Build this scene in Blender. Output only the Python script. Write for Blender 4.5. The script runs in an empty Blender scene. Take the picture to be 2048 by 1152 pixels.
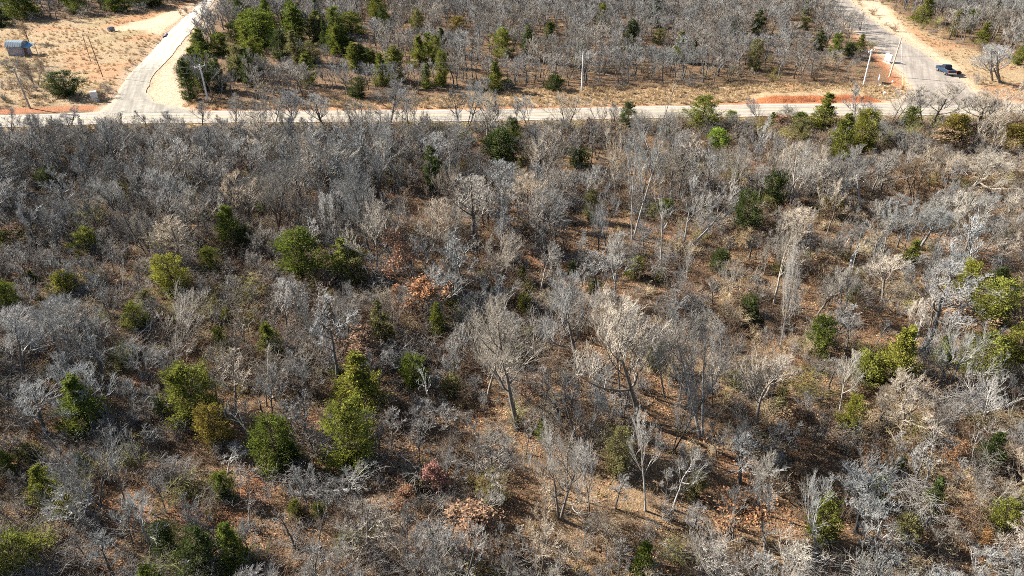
import bpy, bmesh, math, random
import numpy as np
from mathutils import Vector, Matrix

# ------------------------------------------------------------------ camera, sky, sun, exposure
scene = bpy.context.scene
COL = scene.collection
CAM_H, PITCH, FPX = 44.0, math.radians(32.0), 1365.0        # focal length in pixels of a 2048 wide picture

cam_data = bpy.data.cameras.new('camera')
cam_data.sensor_width = 36.0
cam_data.lens = 36.0 * FPX / 2048.0
cam_data.clip_end = 9000.0
cam = bpy.data.objects.new('camera', cam_data)
cam.location = (0, 0, CAM_H)
cam.rotation_euler = (math.pi / 2 - PITCH, 0, 0)
COL.objects.link(cam)
scene.camera = cam

SUN_EL = math.radians(30.0)
SUN_TO = Vector((-math.cos(math.radians(22)) * math.cos(SUN_EL), math.sin(math.radians(22)) * math.cos(SUN_EL), math.sin(SUN_EL)))
world = bpy.data.worlds.new('World')
scene.world = world
world.use_nodes = True
wn = world.node_tree.nodes
wl = world.node_tree.links
for n in list(wn):
    wn.remove(n)
sky = wn.new('ShaderNodeTexSky')
sky.sky_type = 'NISHITA'
sky.sun_disc = False
sky.sun_elevation = SUN_EL
sky.sun_rotation = math.atan2(SUN_TO.x, SUN_TO.y) % (2 * math.pi)
bg = wn.new('ShaderNodeBackground')
bg.inputs['Strength'].default_value = 0.05
wo = wn.new('ShaderNodeOutputWorld')
wl.new(sky.outputs[0], bg.inputs[0])
wl.new(bg.outputs[0], wo.inputs[0])

sun_data = bpy.data.lights.new('sun', 'SUN')
sun_data.energy = 5.0
sun_data.angle = math.radians(0.53)
sun_data.color = (1.0, 0.945, 0.86)
sun = bpy.data.objects.new('sun', sun_data)
sun.rotation_euler = SUN_TO.to_track_quat('Z', 'Y').to_euler()
sun.location = SUN_TO * 300
COL.objects.link(sun)

scene.view_settings.view_transform = 'Standard'
scene.view_settings.look = 'None'
scene.view_settings.gamma = 1.0
scene.view_settings.use_curve_mapping = False
scene.view_settings.exposure = 1.75
scene.cycles.use_denoising = False
scene.cycles.max_bounces = 2
scene.cycles.diffuse_bounces = 1
scene.cycles.glossy_bounces = 2
scene.cycles.transmission_bounces = 2
scene.cycles.use_light_tree = False
scene.cycles.filter_width = 0.95
scene.cycles.adaptive_threshold = 0.02

# ------------------------------------------------------------------ picture <-> ground
_FW = np.array([0, math.cos(PITCH), -math.sin(PITCH)])
_UP = np.array([0, math.sin(PITCH), math.cos(PITCH)])

def ray(x, y):
    return _FW + np.array([1.0, 0, 0]) * (x - 1024) / FPX + _UP * (576 - y) / FPX

def G(x, y, z=0.0):
    """ground point seen at picture position x, y"""
    d = ray(x, y)
    t = (z - CAM_H) / d[2]
    return Vector((d[0] * t, d[1] * t, z))

def height_lean(bx, by, tx, ty):
    b = G(bx, by)
    d = ray(tx, ty)
    t = b.y / d[1]
    return CAM_H + d[2] * t, d[0] * t - b.x

def project(p):
    v = np.array([p[0], p[1], p[2] - CAM_H])
    dz = v @ _FW
    return 1024 + FPX * v[0] / dz, 576 - FPX * (v @ _UP) / dz, dz

def scale_at(x, y):
    """pixels per metre across at a ground point"""
    p = G(x, y)
    return FPX / project(p)[2]

# ------------------------------------------------------------------ helpers
def tag(o, label=None, cat=None, group=None, kind=None):
    if label: o['label'] = label
    if cat: o['category'] = cat
    if group: o['group'] = group
    if kind: o['kind'] = kind
    return o

def empty(name, loc=(0, 0, 0), rot=(0, 0, 0), scale=(1, 1, 1)):
    o = bpy.data.objects.new(name, None)
    o.empty_display_size = 0.3
    o.location = loc
    o.rotation_euler = rot
    o.scale = scale
    COL.objects.link(o)
    return o

def link(name, mesh, parent=None, loc=(0, 0, 0)):
    o = bpy.data.objects.new(name, mesh)
    o.location = loc
    if parent is not None:
        o.parent = parent
    COL.objects.link(o)
    return o

def mesh_arrays(name, verts, faces, mat, smooth=False):
    verts = np.asarray(verts, dtype=np.float32).reshape(-1, 3)
    faces = np.asarray(faces, dtype=np.int32)
    k = faces.shape[1]
    me = bpy.data.meshes.new(name)
    me.vertices.add(len(verts))
    me.vertices.foreach_set('co', verts.ravel())
    me.loops.add(faces.size)
    me.loops.foreach_set('vertex_index', faces.ravel())
    me.polygons.add(len(faces))
    me.polygons.foreach_set('loop_start', np.arange(0, faces.size, k, dtype=np.int32))
    me.update(calc_edges=True)
    me.validate()
    if smooth:
        me.polygons.foreach_set('use_smooth', np.ones(len(faces), dtype=bool))
    if mat is not None:
        me.materials.append(mat)
    return me

class MB:
    """collects plain shapes into one mesh"""
    def __init__(self):
        self.bm = bmesh.new()
    def box(self, c, s, rot=None):
        m = Matrix.Translation(c)
        if rot is not None:
            m = m @ rot
        m = m @ Matrix.Diagonal((s[0], s[1], s[2], 1))
        bmesh.ops.create_cube(self.bm, size=1.0, matrix=m)
        return self
    def cyl(self, a, b, r0, r1=None, seg=10):
        a, b = Vector(a), Vector(b)
        r1 = r0 if r1 is None else r1
        d = b - a
        m = Matrix.Translation((a + b) / 2) @ d.to_track_quat('Z', 'Y').to_matrix().to_4x4()
        bmesh.ops.create_cone(self.bm, cap_ends=True, segments=seg, radius1=r0, radius2=r1, depth=d.length, matrix=m)
        return self
    def poly(self, pts):
        vs = [self.bm.verts.new(p) for p in pts]
        self.bm.faces.new(vs)
        return self
    def prism(self, profile, axis, a, b):
        """profile: 2D points; axis: which axis it is swept along"""
        def mk(u, v, w):
            return {'x': (w, u, v), 'y': (u, w, v), 'z': (u, v, w)}[axis]
        r0 = [self.bm.verts.new(mk(u, v, a)) for u, v in profile]
        r1 = [self.bm.verts.new(mk(u, v, b)) for u, v in profile]
        n = len(profile)
        for i in range(n):
            self.bm.faces.new((r0[i], r0[(i + 1) % n], r1[(i + 1) % n], r1[i]))
        self.bm.faces.new(r0[::-1])
        self.bm.faces.new(r1)
        return self
    def build(self, name, mat, parent=None, bevel=0.0, smooth=False, loc=(0, 0, 0)):
        if bevel > 0:
            bmesh.ops.bevel(self.bm, geom=list(self.bm.edges), offset=bevel, segments=2, profile=0.6, affect='EDGES')
        bmesh.ops.recalc_face_normals(self.bm, faces=list(self.bm.faces))
        me = bpy.data.meshes.new(name)
        self.bm.to_mesh(me)
        self.bm.free()
        me.materials.append(mat)
        if smooth:
            for p in me.polygons:
                p.use_smooth = True
        return link(name, me, parent, loc)

# numpy value noise
_rs = np.random.RandomState(5)
_TAB = _rs.rand(256, 256)
def vnoise(x, y):
    xi = np.floor(x).astype(int); yi = np.floor(y).astype(int)
    fx = x - xi; fy = y - yi
    fx = fx * fx * (3 - 2 * fx); fy = fy * fy * (3 - 2 * fy)
    a = _TAB[xi % 256, yi % 256]; b = _TAB[(xi + 1) % 256, yi % 256]
    c = _TAB[xi % 256, (yi + 1) % 256]; d = _TAB[(xi + 1) % 256, (yi + 1) % 256]
    return (a * (1 - fx) + b * fx) * (1 - fy) + (c * (1 - fx) + d * fx) * fy
def fbm(x, y, s, o=4):
    t = 0; amp = 0.5; n = 0
    for i in range(o):
        t = t + amp * vnoise(x / s + 17.3 * i, y / s + 5.1 * i); n += amp
        s *= 0.5; amp *= 0.55
    return t / n

def sm(a, b, x):
    t = np.clip((x - a) / (b - a), 0, 1)
    return t * t * (3 - 2 * t)

def sdf_poly(px, py, poly):
    """signed distance, positive inside"""
    d2 = np.full(px.shape, 1e18)
    inside = np.zeros(px.shape, bool)
    n = len(poly)
    for i in range(n):
        ax, ay = poly[i]; bx, by = poly[(i + 1) % n]
        ex, ey = bx - ax, by - ay
        t = np.clip(((px - ax) * ex + (py - ay) * ey) / (ex * ex + ey * ey + 1e-9), 0, 1)
        d2 = np.minimum(d2, (px - ax - t * ex) ** 2 + (py - ay - t * ey) ** 2)
        c = ((ay <= py) & (by > py)) | ((by <= py) & (ay > py))
        xi = ax + (py - ay) / (by - ay + 1e-12) * ex
        inside ^= c & (px < xi)
    return np.sqrt(d2) * np.where(inside, 1, -1)

def sdf_line(px, py, pts):
    d2 = np.full(px.shape, 1e18)
    for (ax, ay), (bx, by) in zip(pts[:-1], pts[1:]):
        ex, ey = bx - ax, by - ay
        t = np.clip(((px - ax) * ex + (py - ay) * ey) / (ex * ex + ey * ey + 1e-9), 0, 1)
        d2 = np.minimum(d2, (px - ax - t * ex) ** 2 + (py - ay - t * ey) ** 2)
    return np.sqrt(d2)

def W(pts):
    return [tuple(G(x, y)[:2]) for x, y in pts]

# ------------------------------------------------------------------ materials
def new_mat(name):
    m = bpy.data.materials.new(name)
    m.use_nodes = True
    nt = m.node_tree
    b = nt.nodes['Principled BSDF']
    b.inputs['Roughness'].default_value = 0.85
    b.inputs['Specular IOR Level'].default_value = 0.2
    return m, nt, b

def N(nt, kind, **kw):
    n = nt.nodes.new(kind)
    for k, v in kw.items():
        setattr(n, k, v)
    return n

def noise(nt, vec, scale, detail=4, rough=0.6):
    n = N(nt, 'ShaderNodeTexNoise')
    n.inputs['Scale'].default_value = scale
    n.inputs['Detail'].default_value = detail
    n.inputs['Roughness'].default_value = rough
    if vec is not None:
        nt.links.new(vec, n.inputs['Vector'])
    return n.outputs['Fac']

def ramp(nt, fac, stops):
    r = N(nt, 'ShaderNodeValToRGB')
    cr = r.color_ramp
    while len(cr.elements) < len(stops):
        cr.elements.new(0.5)
    for e, (p, c) in zip(cr.elements, stops):
        e.position = p
        e.color = (c[0], c[1], c[2], 1)
    nt.links.new(fac, r.inputs[0])
    return r.outputs[0]

def mix(nt, fac, a, b, mode='MIX'):
    m = N(nt, 'ShaderNodeMix', data_type='RGBA', blend_type=mode)
    for sock, v in ((0, fac), (6, a), (7, b)):
        if isinstance(v, (int, float)):
            m.inputs[sock].default_value = v
        elif isinstance(v, (tuple, list)):
            m.inputs[sock].default_value = (v[0], v[1], v[2], 1)
        else:
            nt.links.new(v, m.inputs[sock])
    return m.outputs[2]

def mrange(nt, v, a, b, c, d):
    m = N(nt, 'ShaderNodeMapRange')
    for i, x in enumerate((a, b, c, d)):
        m.inputs[i + 1].default_value = x
    nt.links.new(v, m.inputs[0])
    return m.outputs[0]

def bump(nt, b, h, strength, dist):
    n = N(nt, 'ShaderNodeBump')
    n.inputs['Strength'].default_value = strength
    n.inputs['Distance'].default_value = dist
    nt.links.new(h, n.inputs['Height'])
    nt.links.new(n.outputs[0], b.inputs['Normal'])

def pos(nt):
    return N(nt, 'ShaderNodeNewGeometry').outputs['Position']

def simple(name, col, rough=0.6, spec=0.3, metal=0.0, var=0.12, scale=3.0):
    m, nt, b = new_mat(name)
    tc = N(nt, 'ShaderNodeTexCoord')
    f = noise(nt, tc.outputs['Object'], scale, 5)
    lo = tuple(c * (1 - var) for c in col); hi = tuple(min(1, c * (1 + var)) for c in col)
    nt.links.new(ramp(nt, f, [(0.3, lo), (0.7, hi)]), b.inputs['Base Color'])
    b.inputs['Roughness'].default_value = rough
    b.inputs['Specular IOR Level'].default_value = spec
    b.inputs['Metallic'].default_value = metal
    return m

def wood_mat(name, gain=1.0):
    """bark or twig: object colour, jittered per plant and along the plant"""
    m, nt, b = new_mat(name)
    oi = N(nt, 'ShaderNodeObjectInfo')
    tc = N(nt, 'ShaderNodeTexCoord')
    n1 = noise(nt, tc.outputs['Object'], 2.2, 3)
    v = mrange(nt, n1, 0.3, 0.7, 0.72, 1.25)
    rnd = mrange(nt, oi.outputs['Random'], 0, 1, 0.72 * gain, 1.25 * gain)
    mul = N(nt, 'ShaderNodeMath', operation='MULTIPLY')
    nt.links.new(v, mul.inputs[0]); nt.links.new(rnd, mul.inputs[1])
    # species patches from the place where the plant stands
    patch = noise(nt, oi.outputs['Location'], 0.045, 2)
    tint = ramp(nt, patch, [(0.36, (0.92, 0.97, 1.0)), (0.5, (1, 1, 1)), (0.64, (1.06, 0.98, 0.86))])
    c = mix(nt, 1.0, oi.outputs['Color'], tint, 'MULTIPLY')
    sc = N(nt, 'ShaderNodeVectorMath', operation='SCALE')
    nt.links.new(c, sc.inputs[0]); nt.links.new(mul.outputs[0], sc.inputs['Scale'])
    nt.links.new(sc.outputs[0], b.inputs['Base Color'])
    b.inputs['Roughness'].default_value = 0.9
    return m

def leaf_mat(name, spread=0.3, transl=0.0):
    m, nt, b = new_mat(name)
    oi = N(nt, 'ShaderNodeObjectInfo')
    g = N(nt, 'ShaderNodeNewGeometry')
    tc = N(nt, 'ShaderNodeTexCoord')
    n1 = noise(nt, tc.outputs['Object'], 1.6, 3)
    isl = g.outputs['Random Per Island']
    a = mrange(nt, n1, 0.3, 0.7, 1 - spread, 1 + spread)
    bb = mrange(nt, isl, 0, 1, 1 - spread, 1 + spread)
    mul = N(nt, 'ShaderNodeMath', operation='MULTIPLY')
    nt.links.new(a, mul.inputs[0]); nt.links.new(bb, mul.inputs[1])
    hs = N(nt, 'ShaderNodeHueSaturation')
    nt.links.new(mrange(nt, isl, 0, 1, 0.485, 0.51), hs.inputs['Hue'])
    nt.links.new(oi.outputs['Color'], hs.inputs['Color'])
    nt.links.new(mul.outputs[0], hs.inputs['Value'])
    nt.links.new(hs.outputs[0], b.inputs['Base Color'])
    if transl:
        t = N(nt, 'ShaderNodeBsdfTranslucent')
        nt.links.new(hs.outputs[0], t.inputs['Color'])
        ms = N(nt, 'ShaderNodeMixShader')
        ms.inputs[0].default_value = transl
        nt.links.new(b.outputs[0], ms.inputs[1]); nt.links.new(t.outputs[0], ms.inputs[2])
        nt.links.new(ms.outputs[0], nt.nodes['Material Output'].inputs['Surface'])
    return m

M_BARK = wood_mat('bark')
M_TWIG = wood_mat('twig')
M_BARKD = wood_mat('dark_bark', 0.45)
M_NEEDLE = leaf_mat('cedar_needles', 0.26, 0.35)
M_LEAF = leaf_mat('dry_leaves', 0.35, 0.2)
M_GRASS = leaf_mat('dry_grass', 0.3, 0.25)

def ground_material():
    m, nt, b = new_mat('ground_soil')
    P = pos(nt)
    at = N(nt, 'ShaderNodeAttribute', attribute_name='soil')
    sep = N(nt, 'ShaderNodeSeparateColor')
    nt.links.new(at.outputs['Color'], sep.inputs[0])
    at2 = N(nt, 'ShaderNodeAttribute', attribute_name='soil2')
    sep2 = N(nt, 'ShaderNodeSeparateColor')
    nt.links.new(at2.outputs['Color'], sep2.inputs[0])
    big = noise(nt, P, 0.11, 5)
    mid = noise(nt, P, 0.9, 6, 0.7)
    fine = noise(nt, P, 7.0, 4, 0.75)
    litter_a = ramp(nt, fine, [(0.33, (0.045, 0.026, 0.016)), (0.46, (0.165, 0.093, 0.05)), (0.56, (0.33, 0.19, 0.105)), (0.7, (0.52, 0.34, 0.21))])
    litter_b = ramp(nt, fine, [(0.33, (0.045, 0.031, 0.02)), (0.5, (0.165, 0.108, 0.064)), (0.68, (0.34, 0.235, 0.14))])
    litter = mix(nt, mrange(nt, mid, 0.38, 0.62, 0, 1), litter_a, litter_b)
    litter = mix(nt, mrange(nt, big, 0.4, 0.6, 0.1, 0.75), litter, litter_b)
    gr = ramp(nt, noise(nt, P, 2.6, 6, 0.75), [(0.3, (0.19, 0.13, 0.075)), (0.45, (0.34, 0.235, 0.135)), (0.58, (0.44, 0.315, 0.185)), (0.72, (0.56, 0.43, 0.28))])
    gr2 = ramp(nt, fine, [(0.3, (0.2, 0.14, 0.08)), (0.7, (0.44, 0.325, 0.195))])
    gr = mix(nt, mrange(nt, mid, 0.35, 0.6, 0, 0.7), gr, gr2)
    red = ramp(nt, mid, [(0.3, (0.3, 0.065, 0.022)), (0.5, (0.5, 0.145, 0.05)), (0.68, (0.6, 0.25, 0.11))])
    red = mix(nt, 0.35, red, ramp(nt, fine, [(0.3, (0.28, 0.1, 0.045)), (0.7, (0.62, 0.33, 0.18))]))
    pale = ramp(nt, mid, [(0.3, (0.48, 0.33, 0.2)), (0.7, (0.72, 0.57, 0.42))])
    green = ramp(nt, fine, [(0.3, (0.13, 0.12, 0.045)), (0.7, (0.3, 0.26, 0.11))])
    c = mix(nt, sep.outputs[0], litter, gr)
    c = mix(nt, sep2.outputs[0], c, green)
    c = mix(nt, sep.outputs[1], c, red)
    c = mix(nt, sep.outputs[2], c, pale)
    nt.links.new(c, b.inputs['Base Color'])
    b.inputs['Roughness'].default_value = 0.95
    b.inputs['Specular IOR Level'].default_value = 0.1
    s = N(nt, 'ShaderNodeMath', operation='ADD')
    nt.links.new(noise(nt, P, 2.0, 8, 0.72), s.inputs[0]); nt.links.new(fine, s.inputs[1])
    bump(nt, b, s.outputs[0], 0.9, 0.22)
    return m
M_GROUND = ground_material()

def road_material(name, stops, streak_dir, edge=(.42, .27, .16), tracks=4, far=None, wash=.42):
    """stops: colours over noise; streak_dir: direction of travel for wheel tracks"""
    m, nt, b = new_mat(name)
    P = pos(nt)
    mp = N(nt, 'ShaderNodeMapping', vector_type='TEXTURE')
    mp.inputs['Rotation'].default_value = (0, 0, streak_dir)
    mp.inputs['Scale'].default_value = (14.0, 0.7, 1)
    nt.links.new(P, mp.inputs['Vector'])
    st = noise(nt, mp.outputs[0], 1.0, 4, 0.6)
    n2 = noise(nt, P, 0.6, 6, 0.7)
    f = mix(nt, 0.5, st, n2)
    c = ramp(nt, f, stops)
    c = mix(nt, 0.25, c, ramp(nt, noise(nt, P, 9, 3), [(0.3, tuple(v * 0.6 for v in stops[0][1])), (0.7, stops[-1][1])]))
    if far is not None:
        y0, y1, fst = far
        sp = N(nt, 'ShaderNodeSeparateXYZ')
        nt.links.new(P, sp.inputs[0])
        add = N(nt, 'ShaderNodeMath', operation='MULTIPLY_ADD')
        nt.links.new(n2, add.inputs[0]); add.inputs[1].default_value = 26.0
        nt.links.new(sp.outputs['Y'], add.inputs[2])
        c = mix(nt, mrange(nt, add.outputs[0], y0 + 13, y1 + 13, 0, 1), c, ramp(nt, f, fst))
    ac = N(nt, 'ShaderNodeAttribute', attribute_name='across').outputs['Fac']
    def mth(op, a_, v):
        n_ = N(nt, 'ShaderNodeMath', operation=op)
        for i_, q in enumerate((a_, v)):
            if q is None: continue
            if isinstance(q, (int, float)): n_.inputs[i_].default_value = q
            else: nt.links.new(q, n_.inputs[i_])
        return n_.outputs[0]
    wave = mth('COSINE', mth('MULTIPLY', mth('SUBTRACT', ac, .14 if tracks == 4 else .3), 6.283 * (4 if tracks == 4 else 2.4)), None)
    tr = mth('MULTIPLY', mrange(nt, wave, .1, 1, 0, 1), mrange(nt, n2, .3, .65, .1, .75))
    c = mix(nt, tr, c, mix(nt, 1.0, c, (.72, .72, .74), 'MULTIPLY'))
    ed = mth('ABSOLUTE', mth('SUBTRACT', ac, .5), None)
    ed = mth('ADD', ed, mth('MULTIPLY', mth('SUBTRACT', noise(nt, P, 1.1, 6, .75), .5), wash))
    c = mix(nt, mrange(nt, ed, .40, .52, 0, .9), c, mix(nt, noise(nt, P, 3, 4), tuple(v * .7 for v in edge), tuple(min(1, v * 1.3) for v in edge)))
    nt.links.new(c, b.inputs['Base Color'])
    bump(nt, b, noise(nt, P, 12, 4), 0.4, 0.03)
    b.inputs['Roughness'].default_value = 0.9
    return m

# ------------------------------------------------------------------ roads and ground layout
ROAD_S = [(-260, 0), (0, 255), (250, 247.5), (512, 245), (768, 244), (1024, 242), (1280, 237), (1536, 232.5), (1800, 231), (2048, 231), (2300, 231)]
ROAD_N = [(-260, 0), (0, 230), (250, 222.5), (512, 221.5), (768, 220.5), (1024, 218), (1280, 213), (1536, 207.5), (1800, 206), (2048, 206), (2300, 206)]
def road_edge(tab):
    pts = [G(x, y) for x, y in tab[1:]]
    a, b_ = pts[0], pts[1]
    d = (a - b_).normalized()
    pts = [a + d * 400] + pts
    a, b_ = pts[-1], pts[-2]
    pts.append(a + (a - b_).normalized() * 400)
    return pts
RS, RN = road_edge(ROAD_S), road_edge(ROAD_N)
def interp_edge(E, xs):
    ex = [p.x for p in E]; ey = [p.y for p in E]
    return np.interp(xs, ex, ey)

LANE_L = [(190, 227), (205, 220), (222, 205), (232, 190), (257, 150), (296, 112), (342, 60), (406, 0)]
LANE_R = [(402, 225), (385, 218.5), (312, 206), (292, 185), (306, 150), (344, 110), (384, 60), (429, 0)]
DIRT_L = [(1760, 210), (1785, 203), (1818, 192), (1826, 178), (1808, 150), (1757, 100), (1693, 50), (1655, 0)]
DIRT_R = [(2050, 210), (2020, 203), (1968, 194), (1946, 180), (1914, 150), (1842, 100), (1760, 50), (1698, 0)]
def side_road(L, R):
    a = [G(*p) for p in L]; b_ = [G(*p) for p in R]
    for s in (a, b_):
        s.append(s[-1] + (s[-1] - s[-2]).normalized() * 260)
    return a, b_
LANE = side_road(LANE_L, LANE_R)
DIRT = side_road(DIRT_L, DIRT_R)
def as_poly(pair):
    return [(p.x, p.y) for p in pair[0]] + [(p.x, p.y) for p in reversed(pair[1])]
LANE_P, DIRT_P = as_poly(LANE), as_poly(DIRT)

FIELD = W([(-600, 215), (-200, 213), (205, 213), (222, 196), (255, 150), (296, 110), (345, 55), (396, 2), (330, 14), (250, 28), (150, 40), (60, 50), (-60, 62), (-600, 95)])
EASTSTRIP = W([(1700, 0), (1768, 0), (1800, 30), (1850, 60), (1930, 90), (2010, 120), (2300, 130), (2300, 206), (1960, 206), (1945, 175), (1912, 145), (1842, 98), (1762, 48)])
NVERGE = W([(330, 222), (380, 205), (520, 206), (700, 200), (880, 196), (1010, 183), (1250, 178), (1400, 172), (1600, 168), (1760, 168), (1815, 175), (1820, 206), (1536, 207), (1024, 218), (512, 222)])
REDN_L = W([(-300, 232), (0, 228), (120, 222), (230, 219), (200, 209), (120, 213), (0, 219), (-300, 222)])
REDN_M = W([(300, 221), (700, 220), (1000, 218), (1300, 212), (1300, 209.5), (900, 214), (700, 216), (500, 217), (400, 212), (330, 200), (300, 205)])
RED_R = W([(1380, 211), (1520, 207), (1800, 206), (2300, 207), (2300, 198), (2000, 196), (1900, 200), (1800, 201), (1500, 204)])
RED_DW = W([(1730, 60), (1756, 102), (1800, 150), (1822, 185), (1790, 178), (1770, 140), (1730, 100), (1700, 60), (1650, 20), (1630, 0), (1655, 0), (1693, 50)])
PALE_L = W([(300, 215), (372, 214), (366, 180), (352, 140), (372, 105), (410, 60), (440, 10), (440, 0), (430, 0), (388, 58), (346, 110), (312, 150), (296, 185)])
PALE_F = W([(215, 62), (262, 44), (330, 24), (390, 6), (402, 0), (380, 22), (352, 44), (330, 60), (320, 70), (290, 60)])
PALE_E = W([(1700, 0), (1760, 0), (1790, 40), (1850, 90), (1925, 140), (1960, 185), (1940, 180), (1900, 140), (1842, 98), (1762, 48)])
REDF = W([(190, 60), (230, 36), (300, 22), (380, 4), (400, 0), (390, 18), (340, 40), (250, 52)])
REDF2 = W([(120, 120), (150, 100), (190, 95), (180, 125), (140, 130)])
DITCH_L = W([(354, 104), (322, 140), (306, 185), (304, 195)])
DITCH_W = W([(236, 182), (262, 146), (300, 104), (345, 60), (392, 12)])
CLEAR = [  # openings in the southern wood: picture x, y, half width, half height in pixels, strength
    (1215, 465, 110, 45, 1.0), (1330, 470, 70, 30, .8), (780, 432, 80, 32, 1.0), (1130, 470, 40, 30, .7), (860, 435, 40, 20, .8),
    (1330, 850, 130, 90, .85), (1180, 720, 60, 60, .7), (1130, 960, 110, 70, .85), (1250, 1000, 120, 60, .8), (1080, 1060, 90, 60, .8),
    (1300, 1060, 90, 70, .8), (770, 1010, 60, 40, .8), (60, 860, 90, 40, .8), (150, 760, 50, 30, .5), (160, 1085, 70, 30, .6),
    (1350, 700, 70, 40, .7), (1480, 690, 50, 40, .6), (1440, 930, 90, 60, .6), (690, 700, 60, 40, .7), (830, 920, 60, 30, .6),
    (1745, 430, 40, 20, .8), (1600, 880, 60, 30, .4), (1690, 730, 60, 30, .5), (395, 392, 40, 16, .7), (1740, 1090, 70, 40, .5), (1280, 350, 20, 40, .7),
    (100, 395, 60, 20, .4), (1500, 1080, 60, 40, .5), (860, 700, 40, 30, .5), (1030, 900, 50, 40, .5)]
CLEAR_W = []
for cx, cy, hw, hh, st in CLEAR:
    c = G(cx, cy); CLEAR_W.append((c.x, c.y, abs(G(cx + hw, cy).x - c.x), abs(G(cx, cy - hh).y - G(cx, cy + hh).y) / 2, st))
def clearing(x, y):
    v = 0.0
    for cx, cy, rx, ry, st in CLEAR_W:
        q = ((x - cx) / rx) ** 2 + ((y - cy) / ry) ** 2
        if q < 1.6:
            v = max(v, st * (1 if q < 0.6 else (1.6 - q)))
    return v

def gz_arr(x, y):
    ys, yn = interp_edge(RS, x), interp_edge(RN, x)
    z = (fbm(x, y, 30, 3) - 0.5) * 2.2 + (fbm(x + 90, y, 5, 2) - 0.5) * 0.35
    d = np.maximum(np.maximum(ys - y, y - yn), 0)
    dl = np.maximum(-sdf_poly(x, y, LANE_P), 0); dd = np.maximum(-sdf_poly(x, y, DIRT_P), 0)
    k = sm(1.0, 14.0, np.minimum(np.minimum(d, dl), dd))
    z = z * k
    z = z - 0.4 * np.exp(-(sdf_line(x, y, DITCH_W) / 0.8) ** 2)
    return z - 0.07 * (1 - k)
def gz(x, y):
    return float(gz_arr(np.array([float(x)]), np.array([float(y)]))[0])

def axis(lo, hi, step, ends, grow=1.18):
    a = list(np.arange(lo, hi + 1e-6, step))
    s = step
    while a[-1] < ends[1]:
        s *= grow; a.append(a[-1] + s)
    s = step
    while a[0] > ends[0]:
        s *= grow; a.insert(0, a[0] - s)
    return np.array(a)

def build_ground():
    xs = axis(-165, 165, 0.9, (-4500, 4500)); ys = axis(18, 300, 0.95, (-1500, 6500))
    X, Y = np.meshgrid(xs, ys)
    x, y = X.ravel(), Y.ravel()
    z = gz_arr(x, y)
    far = sm(300, 900, np.abs(y)) + sm(300, 900, np.abs(x))
    z = z * (1 - np.clip(far, 0, 1)) - 0.02
    nx, ny = len(xs), len(ys)
    i = np.arange(nx * ny).reshape(ny, nx)
    f = np.stack([i[:-1, :-1], i[:-1, 1:], i[1:, 1:], i[1:, :-1]], -1).reshape(-1, 4)
    me = mesh_arrays('ground', np.stack([x, y, z], 1), f, M_GROUND, True)
    n1 = (fbm(x, y, 9, 4) - 0.5) * 9
    n2 = (fbm(x + 40, y + 10, 3.5, 3) - 0.5) * 5
    def m(poly, soft=1.2, k=1.0):
        return sm(-soft, soft, sdf_poly(x, y, poly) + n1 * 0.35 * k + n2 * 0.3 * k)
    yss, ynn = interp_edge(RS, x), interp_edge(RN, x)
    grass = np.maximum.reduce([m(FIELD, 2, 1), m(EASTSTRIP, 3, 1.3), m(NVERGE, 2)])
    grass = np.maximum(grass, sm(4.2, 2.2, yss - y + n2 * .4) * (y < yss))
    grass = np.maximum(grass, 0.4 * sm(0.58, 0.7, fbm(x + 5, y + 71, 14, 3)) * (y < yss - 5))
    red = np.maximum.reduce([.6 * m(REDN_L, .8, .5), .6 * m(REDN_M, .8, .4), m(RED_R, .8, .4), .5 * m(RED_DW, 1.2, .8), 0.45 * m(REDF, 2, 1), 0.25 * m(REDF2, 2, 1)])
    red = np.maximum(red, 0.35 * sm(0.6, 0.7, fbm(x + 33, y + 9, 11, 4)) * grass)
    red = np.maximum(red, 0.85 * np.exp(-(sdf_line(x, y, DITCH_L) / 1.0) ** 2))
    red = np.maximum(red, 0.5 * np.exp(-(sdf_line(x, y, DITCH_W) / 1.1) ** 2))
    red = np.maximum(red, 0.3 * sm(0.68, 0.76, fbm(x + 133, y + 59, 8, 3)) * (y < yss - 6))
    pale = np.maximum.reduce([m(PALE_L, 1.2, .6) * .8, m(PALE_F, 2, 1) * .75, m(PALE_E, 2, .8) * .85])
    pale = np.maximum(pale, 0.6 * np.clip(sm(.3, 0.0, y - ynn) * sm(-1.2, 0, y - ynn) * (y > ynn), 0, 1))
    lm = sm(2.6, .2, -sdf_poly(x, y, LANE_P) + n2 * .3); dm = sm(3.0, .2, -sdf_poly(x, y, DIRT_P) + n2 * .3)
    pale = np.maximum(pale, .65 * np.maximum(lm, dm))
    green = sm(4.5, 2.5, yss - y) * sm(0.2, 1.2, yss - y) * sm(.45, .6, fbm(x, y + 7, 6, 3)) * 0.8
    green = np.maximum(green, 0.35 * sm(.55, .7, fbm(x + 70, y, 12, 3)) * m(FIELD, 2, 1))
    for nm, cols in (('soil', (grass, red, pale)), ('soil2', (green, green * 0, green * 0))):
        a = me.attributes.new(nm, 'FLOAT_COLOR', 'POINT')
        arr = np.ones((len(x), 4), np.float32)
        for k in range(3):
            arr[:, k] = np.clip(cols[k], 0, 1)
        a.data.foreach_set('color', arr.ravel())
    o = link('ground', me)
    tag(o, 'leaf-strewn, grassy and red-soil ground of the whole place', kind='structure')
build_ground()

def resample(A, B, n):
    def rs(E):
        d = [0]
        for p, q in zip(E[:-1], E[1:]):
            d.append(d[-1] + (q - p).length)
        t = np.linspace(0, d[-1], n)
        return np.stack([np.interp(t, d, [p.x for p in E]), np.interp(t, d, [p.y for p in E])], 1)
    return rs(A), rs(B)

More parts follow.
